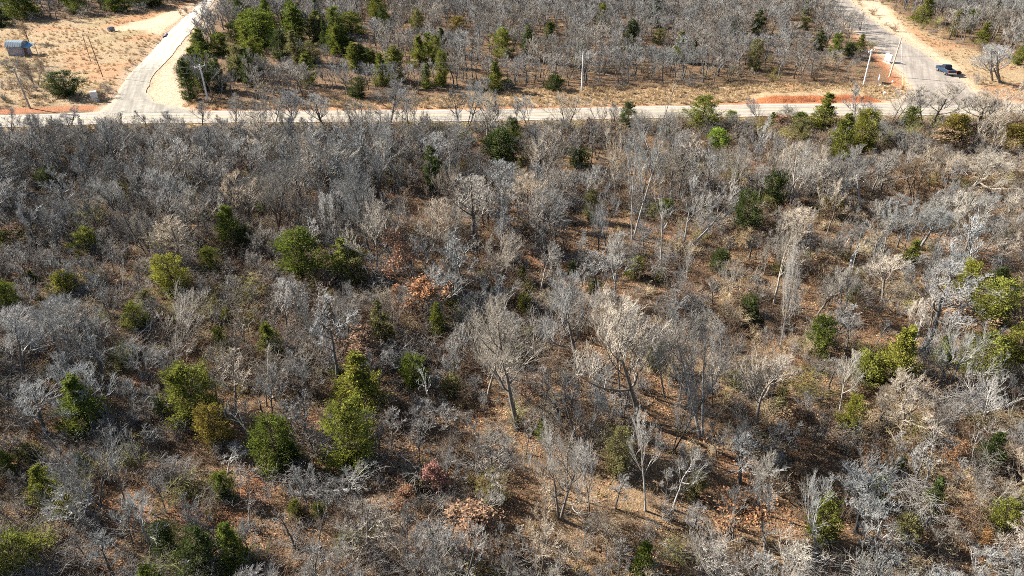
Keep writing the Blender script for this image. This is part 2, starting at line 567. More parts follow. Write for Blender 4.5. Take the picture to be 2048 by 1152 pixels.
def strip(name, A, B, z, mat, label, across=6, along=160, jitter=0.25, parent=None):
    a, b_ = resample(A, B, along)
    rows = []
    rng = np.random.RandomState(len(name))
    ja = (fbm(a[:, 0], a[:, 1], 3, 4) - .5) * 2.6 * jitter
    jb = (fbm(b_[:, 0] + 9, b_[:, 1], 3, 4) - .5) * 2.6 * jitter
    for i in range(along):
        d = b_[i] - a[i]; d = d / np.linalg.norm(d)
        p0 = a[i] + d * ja[i]; p1 = b_[i] + d * jb[i]
        for k in range(across + 1):
            p = p0 + (p1 - p0) * k / across
            crown = 0.05 * (1 - (2 * k / across - 1) ** 2)
            rows.append((p[0], p[1], z + crown))
    idx = np.arange(along * (across + 1)).reshape(along, across + 1)
    f = np.stack([idx[:-1, :-1], idx[:-1, 1:], idx[1:, 1:], idx[1:, :-1]], -1).reshape(-1, 4)
    v = np.array(rows)
    me = mesh_arrays(name, v, f, mat, True)
    at_ = me.attributes.new('across', 'FLOAT', 'POINT')
    at_.data.foreach_set('value', np.tile(np.linspace(0, 1, across + 1), along).astype(np.float32))
    if me.polygons[0].normal.z < 0:
        me.flip_normals()
    o = link(name, me, parent)
    if parent is None:
        tag(o, label, kind='structure')
    return o

M_PAVED = road_material('chip_seal', [(0.34, (0.21, 0.18, 0.145)), (0.47, (0.32, 0.28, 0.23)), (0.53, (0.37, 0.33, 0.275)), (0.66, (0.45, 0.405, 0.34))], math.radians(2))
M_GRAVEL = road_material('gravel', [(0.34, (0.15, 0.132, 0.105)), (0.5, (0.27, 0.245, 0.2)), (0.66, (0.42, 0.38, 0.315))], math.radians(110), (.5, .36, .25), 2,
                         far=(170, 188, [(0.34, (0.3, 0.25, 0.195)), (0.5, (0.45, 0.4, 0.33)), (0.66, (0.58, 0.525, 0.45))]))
M_DIRT = road_material('packed_dirt', [(0.34, (0.17, 0.14, 0.115)), (0.5, (0.29, 0.25, 0.21)), (0.66, (0.41, 0.36, 0.305))], math.radians(65), (.5, .36, .24), 2, None, .2)
M_YELLOW = simple('faded_yellow_paint', (0.6, 0.46, 0.2), var=0.3)
M_WHITEP = simple('faded_white_paint', (0.72, 0.7, 0.65), var=0.2)

paved = strip('paved_road', RS, RN, 0.0, M_PAVED, 'pale paved two-lane road running across the place', 8, 420, 0.4)
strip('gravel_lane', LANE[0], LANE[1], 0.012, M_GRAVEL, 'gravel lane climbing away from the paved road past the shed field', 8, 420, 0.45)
strip('dirt_road', DIRT[0], DIRT[1], 0.012, M_DIRT, 'wide packed dirt road joining the paved road beside the pickup', 8, 420, 0.9)
a, b_ = resample(RS, RN, 220)
for fr, wd, mt, nm in ((0.485, .06, M_YELLOW, 'centre_line'), (0.515, .06, M_YELLOW, 'centre_line'), (0.07, .06, M_WHITEP, 'edge_line'), (0.93, .06, M_WHITEP, 'edge_line')):
    v, f = [], []
    for i in range(220):
        d = b_[i] - a[i]
        L = np.linalg.norm(d); d = d / L
        z = 0.05 * (1 - (2 * fr - 1) ** 2) + 0.006
        c = a[i] + d * L * fr
        v += [(*(c - d * wd), z), (*(c + d * wd), z)]
        if i:
            f.append((2 * i - 2, 2 * i, 2 * i + 1, 2 * i - 1))
    link(nm, mesh_arrays(nm, v, f, mt), paved)

# red dirt bank cut beside the road, grassy on top
def build_bank():
    x0, x1 = G(1505, 205).x, G(1765, 204).x
    us = np.arange(x0, x1, 0.3)
    prof = [(-.2, -0.1), (0.25, .2), (0.55, .45), (.9, .68), (1.2, .86), (1.6, .98), (2.8, .95), (4.5, 0.7), (7, 0.35), (10, 0.0), (13, -0.6)]
    v, soil = [], []
    for i, u in enumerate(us):
        e = min(1, (u - x0) / 5.0, (x1 - u) / 4.0)
        e = math.sin(max(0, e) * math.pi / 2)
        base = float(interp_edge(RN, np.array([u]))[0]) + 1.1
        for k, (dy, h) in enumerate(prof):
            n = float(fbm(np.array([u * 1.0]), np.array([k * 0.9]), 1.6, 4)[0]) - .5
            n2 = float(fbm(np.array([u]), np.array([3.0]), 4.0, 3)[0]) - .5
            hh = h * (0.7 + 0.3 * e + 0.5 * n2) * e if h > 0 else h
            v.append((u, base + dy + n * 0.9 + n2 * 1.0, hh + (n * 0.45 if 0 < k < 9 else 0)))
            r = 1.0 if k < 5 else 0
            soil.append((0.0 if k < 4 else 1.0, r, 0, 1))
    n = len(prof)
    idx = np.arange(len(us) * n).reshape(len(us), n)
    f = np.stack([idx[:-1, :-1], idx[1:, :-1], idx[1:, 1:], idx[:-1, 1:]], -1).reshape(-1, 4)
    me = mesh_arrays('dirt_bank', v, f, M_GROUND, True)
    for nm, s in (('soil', soil), ('soil2', [(0, 0, 0, 1)] * len(v))):
        a = me.attributes.new(nm, 'FLOAT_COLOR', 'POINT')
        a.data.foreach_set('color', np.array(s, np.float32).ravel())
    tag(link('dirt_bank', me), 'raw red dirt bank cut along the far side of the paved road', kind='structure')
build_bank()

# ------------------------------------------------------------------ plant meshes
def tube_arrays(polys, sides):
    V, F = [], []
    off = 0
    by = {}
    for p, r in polys:
        by.setdefault(len(p), []).append((p, r))
    ang = np.arange(sides) * 2 * math.pi / sides
    for n, L in by.items():
        P = np.array([[tuple(q) for q in p] for p, r in L]); R = np.array([r for p, r in L])
        D = np.empty_like(P)
        D[:, 1:-1] = P[:, 2:] - P[:, :-2]; D[:, 0] = P[:, 1] - P[:, 0]; D[:, -1] = P[:, -1] - P[:, -2]
        D /= np.linalg.norm(D, axis=2, keepdims=True) + 1e-9
        ref = np.where(np.abs(D[..., 2:3]) > 0.85, np.array([1.0, 0, 0]), np.array([0, 0, 1.0]))
        U = np.cross(D, ref); U /= np.linalg.norm(U, axis=2, keepdims=True) + 1e-9
        Wv = np.cross(D, U)
        ring = P[:, :, None, :] + R[:, :, None, None] * (U[:, :, None, :] * np.cos(ang)[None, None, :, None] + Wv[:, :, None, :] * np.sin(ang)[None, None, :, None])
        m = len(L)
        V.append(ring.reshape(-1, 3))
        idx = off + np.arange(m * n * sides).reshape(m, n, sides)
        a = idx[:, :-1, :]; b = idx[:, 1:, :]
        a2 = np.roll(a, -1, 2); b2 = np.roll(b, -1, 2)
        F.append(np.stack([a, a2, b2, b], -1).reshape(-1, 4))
        off += m * n * sides
    return np.concatenate(V), np.concatenate(F)

def perp_dir(rng, d, ang, az):
    ref = Vector((0, 0, 1)) if abs(d.z) < 0.9 else Vector((1, 0, 0))
    u = d.cross(ref).normalized(); w = d.cross(u)
    s = u * math.cos(az) + w * math.sin(az)
    return (d * math.cos(ang) + s * math.sin(ang)).normalized()

def grow_bare(seed, H, R, fork=0.35, limbs=10, dens=1.0, wob=0.18, upw=0.12, trunk_r=0.17, twig=True, forks=1, flat=0.0, nsub=(8, 6, 4), thick=1.0):
    """a leafless tree; returns trunk polylines and crown polylines"""
    rng = random.Random(seed)
    trunk, crown, tips = [], [], []
    def run(p, d, L, r, n, wb, up, end):
        pts, rad = [p.copy()], [r]
        ds = [d]
        for i in range(n):
            d = (d + Vector((rng.gauss(0, wb), rng.gauss(0, wb), rng.gauss(0, wb * 0.6) + up))).normalized()
            p = p + d * (L / n)
            pts.append(p); ds.append(d); rad.append(r * (1 - (i + 1) / n * (1 - end)))
        return pts, rad, ds
    def at(pts, rad, ds, t):
        k = min(len(pts) - 2, int(t * (len(pts) - 1))); f = t * (len(pts) - 1) - k
        return pts[k].lerp(pts[k + 1], f), rad[k] * (1 - f) + rad[k + 1] * f, ds[k + 1]
    def twigs(pts, rad, ds, L, level):
        n = nsub[min(level, 2)]
        n = max(2, int(n * dens * rng.uniform(.75, 1.25)))
        for j in range(n):
            t = 0.18 + 0.82 * (j + rng.random()) / n
            p, r, d = at(pts, rad, ds, t)
            az = rng.random() * 6.283
            dd = perp_dir(rng, d, rng.uniform(.35, .85), az)
            dd = (dd + Vector((0, 0, 0.22))).normalized()
            l = L * rng.uniform(.38, .64) * (1.15 - 0.5 * t)
            if level == 0:
                q = run(p, dd, l, max(r * .62, .02 * thick), 4, wob * .75, upw * .7, .35)
                crown.append(q[:2]); twigs(*q, l, 1)
            elif level == 1:
                q = run(p, dd, l, max(min(r * .65, .022), .011) * thick, 3, wob * .55, upw * .6, .5)
                crown.append(q[:2]); tips.append(q[0][-1])
                if twig: twigs(*q, l, 2)
            else:
                q = run(p, dd, l * 1.35, .0085 * thick, 2, wob * .5, .06, .45)
                crown.append(q[:2]); tips.append(q[0][-1])
    stems = []
    for s in range(forks):
        d = Vector((0, 0, 1)) if forks == 1 else Vector((rng.uniform(-.28, .28), rng.uniform(-.28, .28), 1)).normalized()
        q = run(Vector((rng.uniform(-.15, .15) * (forks > 1), rng.uniform(-.15, .15) * (forks > 1), -0.25)), d, H * (.9 if s == 0 else rng.uniform(.7, .88)), trunk_r * (1 if s == 0 else .8), 9, wob * .45, .02, .22)
        q[1][0] *= 1.35
        trunk.append(q[:2]); stems.append(q)
    az = rng.random() * 6.283
    for q in stems:
        n = int(limbs / len(stems) + .5)
        for j in range(n):
            t = fork + (1 - fork) * ((j + rng.random() * .8) / n)
            t = min(t, .98)
            p, r, d = at(*q, t)
            az += 2.4 + rng.uniform(-.5, .5)
            u = (t - fork) / (1 - fork)
            dd = perp_dir(rng, d, math.radians(rng.uniform(34, 60) - 18 * u + 14 * flat), az)
            L = R * (1.25 - .75 * u) * rng.uniform(.8, 1.2)
            lb = run(p, dd, L, max(r * rng.uniform(.5, .72), .03), 6, wob, upw, .3)
            trunk.append(lb[:2]); twigs(*lb, L, 0)
        # leader end
        p, r, d = at(*q, .97)
        lb = run(p, d, R * .5, max(r, .03), 4, wob, upw, .3)
        crown.append(lb[:2]); twigs(*lb, R * .6, 0)
    return trunk, crown, tips

class Plant:
    pass
BARE = {}
def make_bare(key, **kw):
    leaves = kw.pop('leaves', 0); lsz = kw.pop('leaf_size', .13)
    t, c, tips = grow_bare(**kw)
    P = Plant()
    P.H = kw['H']; P.R = kw['R']
    v, f = tube_arrays(t, 6)
    P.trunk = mesh_arrays(key + '_trunk', v, f, M_BARK, True)
    v, f = tube_arrays(c, 3)
    # real extent, so that height and width asked for are met
    zmax = float(v[:, 2].max()); rad = np.sqrt(v[:, 0] ** 2 + v[:, 1] ** 2)
    P.H = zmax; P.R = float(np.percentile(rad, 93))
    P.crown = mesh_arrays(key + '_crown', v, f, M_TWIG, False)
    P.leaves = None
    if leaves:
        rng = random.Random(kw['seed'] + 7)
        V, F = [], []
        for i in range(leaves):
            p = Vector(rng.choice(tips)) + Vector((rng.gauss(0, .22), rng.gauss(0, .22), rng.gauss(0, .2)))
            d = Vector((rng.gauss(0, 1), rng.gauss(0, 1), rng.gauss(0, .7))).normalized()
            s = d.cross(Vector((rng.gauss(0, 1), rng.gauss(0, 1), rng.gauss(0, 1)))).normalized()
            l = lsz * rng.uniform(.7, 1.4)
            k = len(V)
            V += [p - d * l, p + s * l * .5, p + d * l, p - s * l * .5]
            F.append((k, k + 1, k + 2, k + 3))
        P.leaves = mesh_arrays(key + '_leaves', [tuple(q) for q in V], F, M_LEAF)
    BARE[key] = P

for i in range(5):
    make_bare('oak%d' % i, seed=11 + i, H=9.5, R=3.3 + .35 * (i % 3), fork=.3 + .07 * (i % 3), limbs=10 + i % 3, wob=.12 + .025 * (i % 4), upw=.17, trunk_r=.17, nsub=(7, 6, 4), forks=1 + (i == 3), thick=1.05)
for i in range(3):
    make_bare('tall%d' % i, seed=41 + i, H=12, R=2.9, fork=.42, limbs=11, forks=1 + (i > 0), wob=.1, upw=.2, trunk_r=.16, nsub=(7, 6, 4), thick=1.1)
for i in range(3):
    make_bare('big%d' % i, seed=51 + i, H=13.5, R=4.4, fork=.33, limbs=14, forks=1 + (i > 0), wob=.1, upw=.2, trunk_r=.2, nsub=(9, 7, 5), thick=.95)
for i in range(4):
    make_bare('farm%d' % i, seed=141 + i, H=8.5, R=3.0, fork=.35, limbs=8, wob=.17, trunk_r=.14, nsub=(6, 5, 3), thick=1.5)
for i in range(3):
    make_bare('slim%d' % i, seed=61 + i, H=7, R=1.7, fork=.35, limbs=8, wob=.11, upw=.18, trunk_r=.08, nsub=(6, 6, 3), thick=1.05)
for i in range(2):
    make_bare('wide%d' % i, seed=71 + i, H=8.5, R=5.0, fork=.25, limbs=12, forks=2, flat=.45, wob=.14, trunk_r=.17, upw=.15, nsub=(8, 7, 4), thick=1.0)
for i in range(3):
    make_bare('pale%d' % i, seed=81 + i, H=9, R=3.2, fork=.38, limbs=8, forks=1 + (i == 1), wob=.18, upw=.16, trunk_r=.14, nsub=(7, 6, 4), dens=1, thick=1.0)
for i in range(3):
    make_bare('snag%d' % i, seed=91 + i, H=7, R=2.0, fork=.45, limbs=6, wob=.32, upw=.05, trunk_r=.15, nsub=(4, 3, 2), dens=.85, thick=1.15)
for i in range(3):
    make_bare('leafy%d' % i, seed=101 + i, H=7, R=2.5, fork=.25, limbs=9, wob=.2, trunk_r=.11, nsub=(6, 5, 3), leaves=1500 + 500 * i, leaf_size=.12)

CEDAR = {}
def make_cedar(key, seed, H, R, shape, boughs=135, per=62, size=.15):
    rng = random.Random(seed)
    V, F = [], []
    def prof(t):
        if shape == 'cone': return (1 - t) ** .6 * (.45 + .55 * min(1, t / .12))
        if shape == 'column': return (1 - t) ** .38 * (.6 + .4 * min(1, t / .15)) * .9
        if shape == 'egg': return math.sqrt(max(0, 1 - ((t - .38) / .64) ** 2)) if t > .38 else math.sqrt(max(0, 1 - ((t - .38) / .5) ** 2))
        return math.sqrt(max(0, 1 - ((t - .45) / .57) ** 2))
    stems = [([Vector((0, 0, -.2)), Vector((rng.gauss(0, .05), rng.gauss(0, .05), H * .5)), Vector((rng.gauss(0, .1), rng.gauss(0, .1), H * .95))], [.13, .09, .02])]
    lump = [(rng.uniform(0, 6.28), rng.random(), rng.uniform(.45, 1.25)) for _ in range(14)]
    for b in range(boughs):
        t = rng.random() ** 1.15 * .97 + .02
        az = rng.random() * 6.283
        L = R * prof(t) * (rng.uniform(.6, 1.05) if rng.random() < .8 else rng.uniform(1.0, 1.38))
        for la, lt, lk in lump:
            da = abs((az - la + math.pi) % 6.283 - math.pi)
            if da < .6 and abs(t - lt) < .18:
                L *= lk
        L = max(L, .16 * R)
        z0 = H * t - L * .35
        d = Vector((math.cos(az), math.sin(az), rng.uniform(.15, .6))).normalized()
        if shape == 'cone': d.z *= .5
        base = Vector((0, 0, max(.1, z0)))
        tip = base + d * L
        stems.append(([base, base.lerp(tip, .5), tip], [.03, .018, .006]))
        for k in range(per):
            u = .3 + .7 * math.sqrt(rng.random())
            sp = (1.1 - u * .55) * .33 * min(1.0, L)
            p = base + d * L * u + Vector((rng.gauss(0, sp), rng.gauss(0, sp), rng.gauss(0, sp * .8)))
            od = (d + Vector((rng.gauss(0, .5), rng.gauss(0, .5), rng.gauss(.35, .45)))).normalized()
            s = od.cross(Vector((rng.gauss(0, 1), rng.gauss(0, 1), rng.gauss(0, 1)))).normalized()
            l = size * rng.uniform(.6, 1.5); w = l * .2
            s2 = od.cross(s)
            q = len(V)
            V += [p - od * l * .4, p + s * w, p + od * l, p - s * w, p + s2 * w, p - s2 * w]
            F += [(q, q + 1, q + 2, q + 3), (q, q + 4, q + 2, q + 5)]
    P = Plant()
    v = np.array([tuple(a) for a in V])
    P.crown = mesh_arrays(key + '_crown', v, F, M_NEEDLE)
    tv, tf = tube_arrays(stems, 4)
    P.trunk = mesh_arrays(key + '_trunk', tv, tf, M_BARK, True)
    P.H = float(v[:, 2].max()); P.R = float(np.percentile(np.hypot(v[:, 0], v[:, 1]), 95))
    CEDAR[key] = P
for i in range(3):
    make_cedar('cone%d' % i, 201 + i, 6.5, 2.0, 'cone')
    make_cedar('egg%d' % i, 211 + i, 5.5, 2.3, 'egg')
for i in range(2):
    make_cedar('column%d' % i, 221 + i, 6.0, 1.3, 'column', 110, 44)
    make_cedar('bush%d' % i, 231 + i, 3.2, 2.0, 'bush', 110, 44)

# shrubs, grass tufts and leaf patches for the uncountable ground cover
SHRUB = []
def make_shrub(key, seed, H, R, stems, tw, arch=0.0, thick=1.0):
    rng = random.Random(seed)
    polys = []
    for s in range(stems):
        az = rng.random() * 6.283; out = rng.uniform(.1, 1.0) * R
        p = Vector((math.cos(az), math.sin(az), 0)) * out * .35; p.z = -.05
        d = Vector((math.cos(az) * out / H, math.sin(az) * out / H, 1)).normalized()
        h = H * rng.uniform(.6, 1.1); n = 5
        pts, rad = [p], [.018 * thick]
        for i in range(n):
            d = (d + Vector((rng.gauss(0, .22), rng.gauss(0, .22), rng.gauss(0, .12) - arch * i * .16))).normalized()
            p = p + d * h / n; pts.append(p); rad.append(.016 * thick * (1 - .6 * (i + 1) / n))
        polys.append((pts, rad))
        for k in range(tw):
            i = rng.randint(1, n - 1)
            q = pts[i].lerp(pts[i + 1], rng.random())
            dd = Vector((rng.gauss(0, 1), rng.gauss(0, 1), rng.gauss(.5, .7) - arch * .5)).normalized()
            l = h * rng.uniform(.15, .4)
            mid = q + dd * l * .5
            d2 = (dd + Vector((rng.gauss(0, .35), rng.gauss(0, .35), rng.gauss(0, .3)))).normalized()
            polys.append(([q, mid, mid + d2 * l * .5], [.011 * thick, .0095 * thick, .006 * thick]))
    v, f = tube_arrays(polys, 3)
    SHRUB.append(mesh_arrays(key, v, f, M_TWIG))
for i in range(3): make_shrub('shrub_a%d' % i, 301 + i, 2.4, 1.1, 16, 14)
for i in range(3): make_shrub('shrub_b%d' % i, 311 + i, 1.3, 1.2, 20, 11, .5)
for i in range(2): make_shrub('shrub_c%d' % i, 321 + i, 3.4, 1.6, 20, 20, .6)

def make_tuft(seed, n, h, spread):
    rng = random.Random(seed)
    V, F = [], []
    for i in range(n):
        a = rng.random() * 6.283; r = spread * math.sqrt(rng.random())
        p = Vector((math.cos(a) * r, math.sin(a) * r, -.03))
        d = Vector((rng.gauss(0, .35), rng.gauss(0, .35), 1)).normalized()
        s = Vector((math.cos(a + 1.5), math.sin(a + 1.5), 0)) * .02
        l = h * rng.uniform(.6, 1.2); k = len(V)
        bend = Vector((rng.gauss(0, .25), rng.gauss(0, .25), -.1)) * l
        V += [p - s, p + s, p + d * l * .6 + s * .8, p + d * l * .6 - s * .8, p + d * l + bend]
        F += [(k, k + 1, k + 2), (k, k + 2, k + 3), (k + 3, k + 2, k + 4)]
    return mesh_arrays('tuft', [tuple(v) for v in V], F, M_GRASS)
TUFT = [make_tuft(401 + i, 60, .55, .45) for i in range(3)] + [make_tuft(411, 70, .85, .4)]

def make_patch(seed, n, rad):
    rng = random.Random(seed)
    V, F = [], []
    for i in range(n):
        a = rng.random() * 6.283; r = rad * math.sqrt(rng.random())
        p = Vector((math.cos(a) * r, math.sin(a) * r, rng.uniform(.02, .12)))
        d = Vector((rng.gauss(0, 1), rng.gauss(0, 1), rng.gauss(0, .45))).normalized()
        s = d.cross(Vector((rng.gauss(0, .4), rng.gauss(0, .4), 1))).normalized()
        l = rng.uniform(.04, .085); k = len(V)
        V += [p - d * l, p + s * l * .6, p + d * l, p - s * l * .6]
        F.append((k, k + 1, k + 2, k + 3))
    return mesh_arrays('leaf_patch', [tuple(v) for v in V], F, M_LEAF)
PATCH = [make_patch(501 + i, 115, 1.3) for i in range(3)]

# ------------------------------------------------------------------ plants as things
def put_tree(name, P, loc, h, w, label, cat, group, bark, twig, rotz=0.0, lean=0.0, lean_y=0.0, leafcol=None):
    sz = h / P.H; sx = (w / 2) / P.R
    e = empty(name, loc, (lean_y, math.atan2(lean, h) if lean else 0.0, 0))
    e.rotation_mode = 'ZYX'
    e.rotation_euler = (lean_y, math.atan2(lean, h) if lean else 0.0, 0)
    q = Matrix.Rotation(rotz, 4, 'Z')
    for nm, me, col in (('trunk', P.trunk, bark), ('crown', P.crown, twig), ('leaves', getattr(P, 'leaves', None), leafcol)):
        if me is None:
            continue
        o = bpy.data.objects.new(nm, me)
        COL.objects.link(o)
        o.parent = e
        o.rotation_euler = (0, 0, rotz)
        o.scale = (sx, sx, sz)
        o.color = (*col, 1)
    tag(e, label, cat, group)
    return e

BARKS = {'grey': ((.125, .115, .106), (.33, .318, .302)), 'dark': ((.05, .046, .043), (.21, .205, .2)), 'pale': ((.3, .28, .255), (.35, .33, .3)),
         'warm': ((.19, .16, .13), (.41, .355, .29)), 'white': ((.4, .38, .35), (.41, .39, .36)), 'brown': ((.13, .1, .075), (.26, .195, .135))}

ORD = ['leftmost', 'second from left', 'third from left', 'fourth from left', 'fifth from left', 'sixth from left', 'seventh from left', 'eighth from left',
       'ninth from left', 'tenth from left', 'eleventh from left', 'twelfth from left'] + ['%dth from left' % i for i in range(13, 60)]
def place_name(x, y):
    if y < 206:
        if x < 300: return 'by the shed field'
        if x < 720: return 'in far woods by gravel lane'
        if x < 1100: return 'in far woods across the road'
        if x < 1760: return 'in far woods by dirt road'
        return 'beyond the parked pickup'
    col = 'far-left' if x < 420 else 'left' if x < 900 else 'central' if x < 1300 else 'right' if x < 1650 else 'far-right'
    row = 'roadside thicket' if y < 330 else 'upper woods' if y < 560 else 'middle woods' if y < 830 else 'lower woods'
    return 'in the ' + col + ' ' + row
PENDING = []          # (object, base label, picture x)
def settle_labels():
    by = {}
    for o, lab, x in PENDING:
        by.setdefault(lab, []).append((x, o))
    for lab, L in by.items():
        L.sort(key=lambda t: t[0])
        for i, (x, o) in enumerate(L):
            if len(L) == 1: o['label'] = lab
            elif len(L) == 2: o['label'] = lab + (', the left one' if i == 0 else ', the right one')
            elif i == len(L) - 1: o['label'] = lab + ', rightmost'
            else: o['label'] = lab + ', ' + ORD[min(i, 50)]

TREE_XY = []
SCREEN = []
# cedars: picture x, top y, bottom y, width, tone, shape
TONES = {'green': (.19, .23, .042), 'olive': (.235, .25, .05), 'yellow': (.31, .305, .058), 'dark': (.1, .13, .04), 'lime': (.33, .44, .07), 'rusty': (.27, .215, .055), 'dull': (.28, .26, .11)}
TWORD = {'green': 'deep green', 'olive': 'olive green', 'yellow': 'yellow green', 'dark': 'dark green', 'lime': 'bright lime green', 'rusty': 'rust-tinged green', 'dull': 'dull grey green'}
SWORD = {'cone': 'pointed cedar', 'egg': 'full rounded cedar', 'column': 'narrow cedar', 'bush': 'low bushy evergreen'}
CEDARS = [
 (97,333,384,46,'dark','egg'),(170,458,515,62,'olive','egg'),(460,413,505,62,'green','cone'),(488,455,500,40,'dark','bush'),(420,495,552,46,'olive','egg'),
 (345,512,605,74,'yellow','egg'),(600,468,575,98,'green','egg'),(690,488,568,76,'olive','cone'),(712,520,580,50,'dull','bush'),(866,292,392,42,'dark','column'),
 (540,650,724,52,'olive','cone'),(830,712,790,62,'green','egg'),(722,712,835,98,'yellow','cone'),(700,812,952,112,'olive','egg'),(382,736,858,114,'olive','egg'),
 (430,812,905,78,'rusty','egg'),(548,836,950,98,'green','egg'),(165,758,868,88,'green','cone'),(30,1092,1175,120,'olive','egg'),(95,932,1015,62,'olive','cone'),
 (60,890,935,50,'dull','bush'),(405,1075,1170,92,'dark','egg'),(467,1056,1148,70,'green','cone'),(335,1048,1120,62,'dark','egg'),(450,940,1005,48,'green','bush'),
 (275,612,680,52,'olive','egg'),(132,552,606,62,'yellow','bush'),(15,574,634,52,'green','egg'),(10,462,505,40,'olive','bush'),(1050,584,628,38,'yellow','bush'),
 (762,600,700,44,'dull','column'),(785,650,705,26,'rusty','column'),(876,598,674,32,'olive','column'),(1436,262,302,50,'lime','bush'),(1256,203,258,38,'dark','egg'),
 (1405,193,272,70,'olive','egg'),(1463,220,252,32,'green','bush'),(1650,186,260,54,'olive','cone'),(1682,228,322,56,'olive','cone'),(1726,218,306,62,'yellow','egg'),
 (1820,214,268,42,'green','egg'),(1915,234,290,44,'dark','egg'),(2032,252,300,66,'rusty','bush'),(1600,224,262,40,'green','bush'),(1602,236,292,46,'dull','egg'),
 (1540,226,270,22,'green','cone'),(1492,378,475,62,'dark','egg'),(1930,524,615,66,'yellow','egg'),(2000,540,580,42,'dark','bush'),(1996,568,660,92,'olive','egg'),
 (2035,652,740,66,'yellow','egg'),(1640,624,712,58,'green','egg'),(1795,652,772,86,'yellow','cone'),(1738,702,770,66,'olive','bush'),(1706,782,858,52,'yellow','egg'),
 (1886,668,730,42,'green','cone'),(1968,672,770,96,'olive','egg'),(1640,1002,1098,74,'olive','egg'),(1856,955,1036,46,'dark','cone'),(1812,1040,1096,60,'dull','bush'),
 (1978,868,948,50,'dark','cone'),(2002,1008,1082,66,'olive','egg'),(1285,1092,1160,52,'green','cone'),(1752,955,1012,62,'dark','egg'),(1826,478,528,38,'olive','cone'),
 (1180,380,450,34,'dull','egg'),(1000,258,330,80,'dark','bush'),(1025,232,290,34,'green','egg'),(1235,862,960,62,'dull','egg'),(1310,690,740,46,'dull','egg'),  # the wide dark bush stands in for shade and vines, no cedar
 (1390,950,1005,44,'dull','bush'),(1270,515,560,40,'olive','bush'),(1870,165,1,1,'x','x'),(640,1010,1045,26,'olive','bush'),(590,1005,1042,34,'olive','bush'),
 (575,880,940,60,'dark','bush'),(440,655,700,32,'olive','egg'),(455,620,652,26,'yellow','bush'),(300,1140,1200,60,'green','bush'),(700,1085,1125,60,'dull','bush'),
 (1030,690,735,50,'dull','bush'),(905,755,800,50,'dull','bush'),(1160,295,340,50,'dark','bush'),(1500,585,640,50,'dark','bush'),(1440,500,550,44,'dark','bush'),
 (1330,395,440,30,'green','bush'),(1660,395,440,60,'rusty','bush'),(1545,330,420,46,'dark','bush'),(1905,230,300,60,'rusty','bush'),
 # beyond the road
 (125,142,198,76,'dark','egg'),(515,12,102,92,'green','egg'),(492,20,90,50,'olive','cone'),(400,56,112,50,'olive','cone'),(440,62,112,46,'green','egg'),
 (590,2,88,52,'green','column'),(636,18,88,44,'olive','cone'),(663,46,94,28,'olive','cone'),(700,22,78,60,'olive','egg'),(755,-10,40,42,'olive','egg'),
 (838,66,134,40,'olive','cone'),(856,62,120,34,'green','column'),(833,14,56,28,'green','cone'),(716,153,200,44,'dark','egg'),(990,123,186,40,'olive','cone'),
 (1004,58,120,50,'olive','egg'),(378,112,204,34,'dark','column'),(1510,74,142,36,'dull','egg'),(1516,20,70,30,'dark','column'),(1850,-10,48,46,'olive','cone'),
 (1968,38,88,28,'olive','cone'),(1722,66,104,24,'olive','cone'),(535,-5,60,40,'green','cone'),(470,110,150,34,'dark','bush'),(690,60,112,40,'dark','column'),
 (620,80,130,40,'dull','egg'),(880,150,178,26,'olive','bush'),(915,28,60,36,'rusty','bush'),(730,90,130,40,'dark','egg'),(30,-20,44,60,'green','egg'),
 (60,-8,40,40,'olive','cone'),(0,10,58,40,'dark','cone'),(150,-20,30,40,'green','egg'),(290,-22,18,70,'dark','egg'),(230,-20,24,50,'green','bush'),
 (1110,150,186,44,'dark','bush'),(1015,160,180,30,'dark','bush'),(1100,40,70,26,'olive','bush'),(1320,55,90,30,'dull','egg'),(1700,84,116,30,'dark','bush'),
 (2040,90,130,30,'olive','bush'),(1640,60,100,30,'dark','column'),(475,40,86,60,'dark','egg'),(560,60,120,46,'dark','egg'),(1610,30,60,24,'dull','bush')]
CEDARS = [c for c in CEDARS if c[4] != 'x']
rng = random.Random(77)
for (x, yt, yb, w, tone, shape) in CEDARS:
    g = G(x, yb)
    h, _ = height_lean(x, yb, x, yt)
    sc = scale_at(x, yb)
    wm = max(1.2, w / sc * .94)
    # the lowest visible foliage is its near side: stand the trunk half a width behind it
    loc = Vector((g.x, g.y + wm * .3, 0)); loc.z = gz(loc.x, loc.y)
    h = max(1.3, h * .95)
    keys = [k for k in CEDAR if k.startswith(shape)]
    P = CEDAR[rng.choice(keys)]
    c = TONES[tone]; j = rng.uniform(.88, 1.14)
    o = put_tree('cedar_tree', P, loc, h, wm, '', 'tree', 'cedars among the bare trees', (.12, .085, .06), tuple(v * j for v in c), rng.random() * 6.28)
    size = 'small ' if h < 3.2 else 'tall ' if h > 7.5 else ''
    PENDING.append((o, f'{size}{TWORD[tone]} {SWORD[shape]} {place_name(x, (yt + yb) / 2)}', x))
    TREE_XY.append((loc.x, loc.y, wm * .42)); SCREEN.append((x, yt, yb, w * 1.25, loc.y))

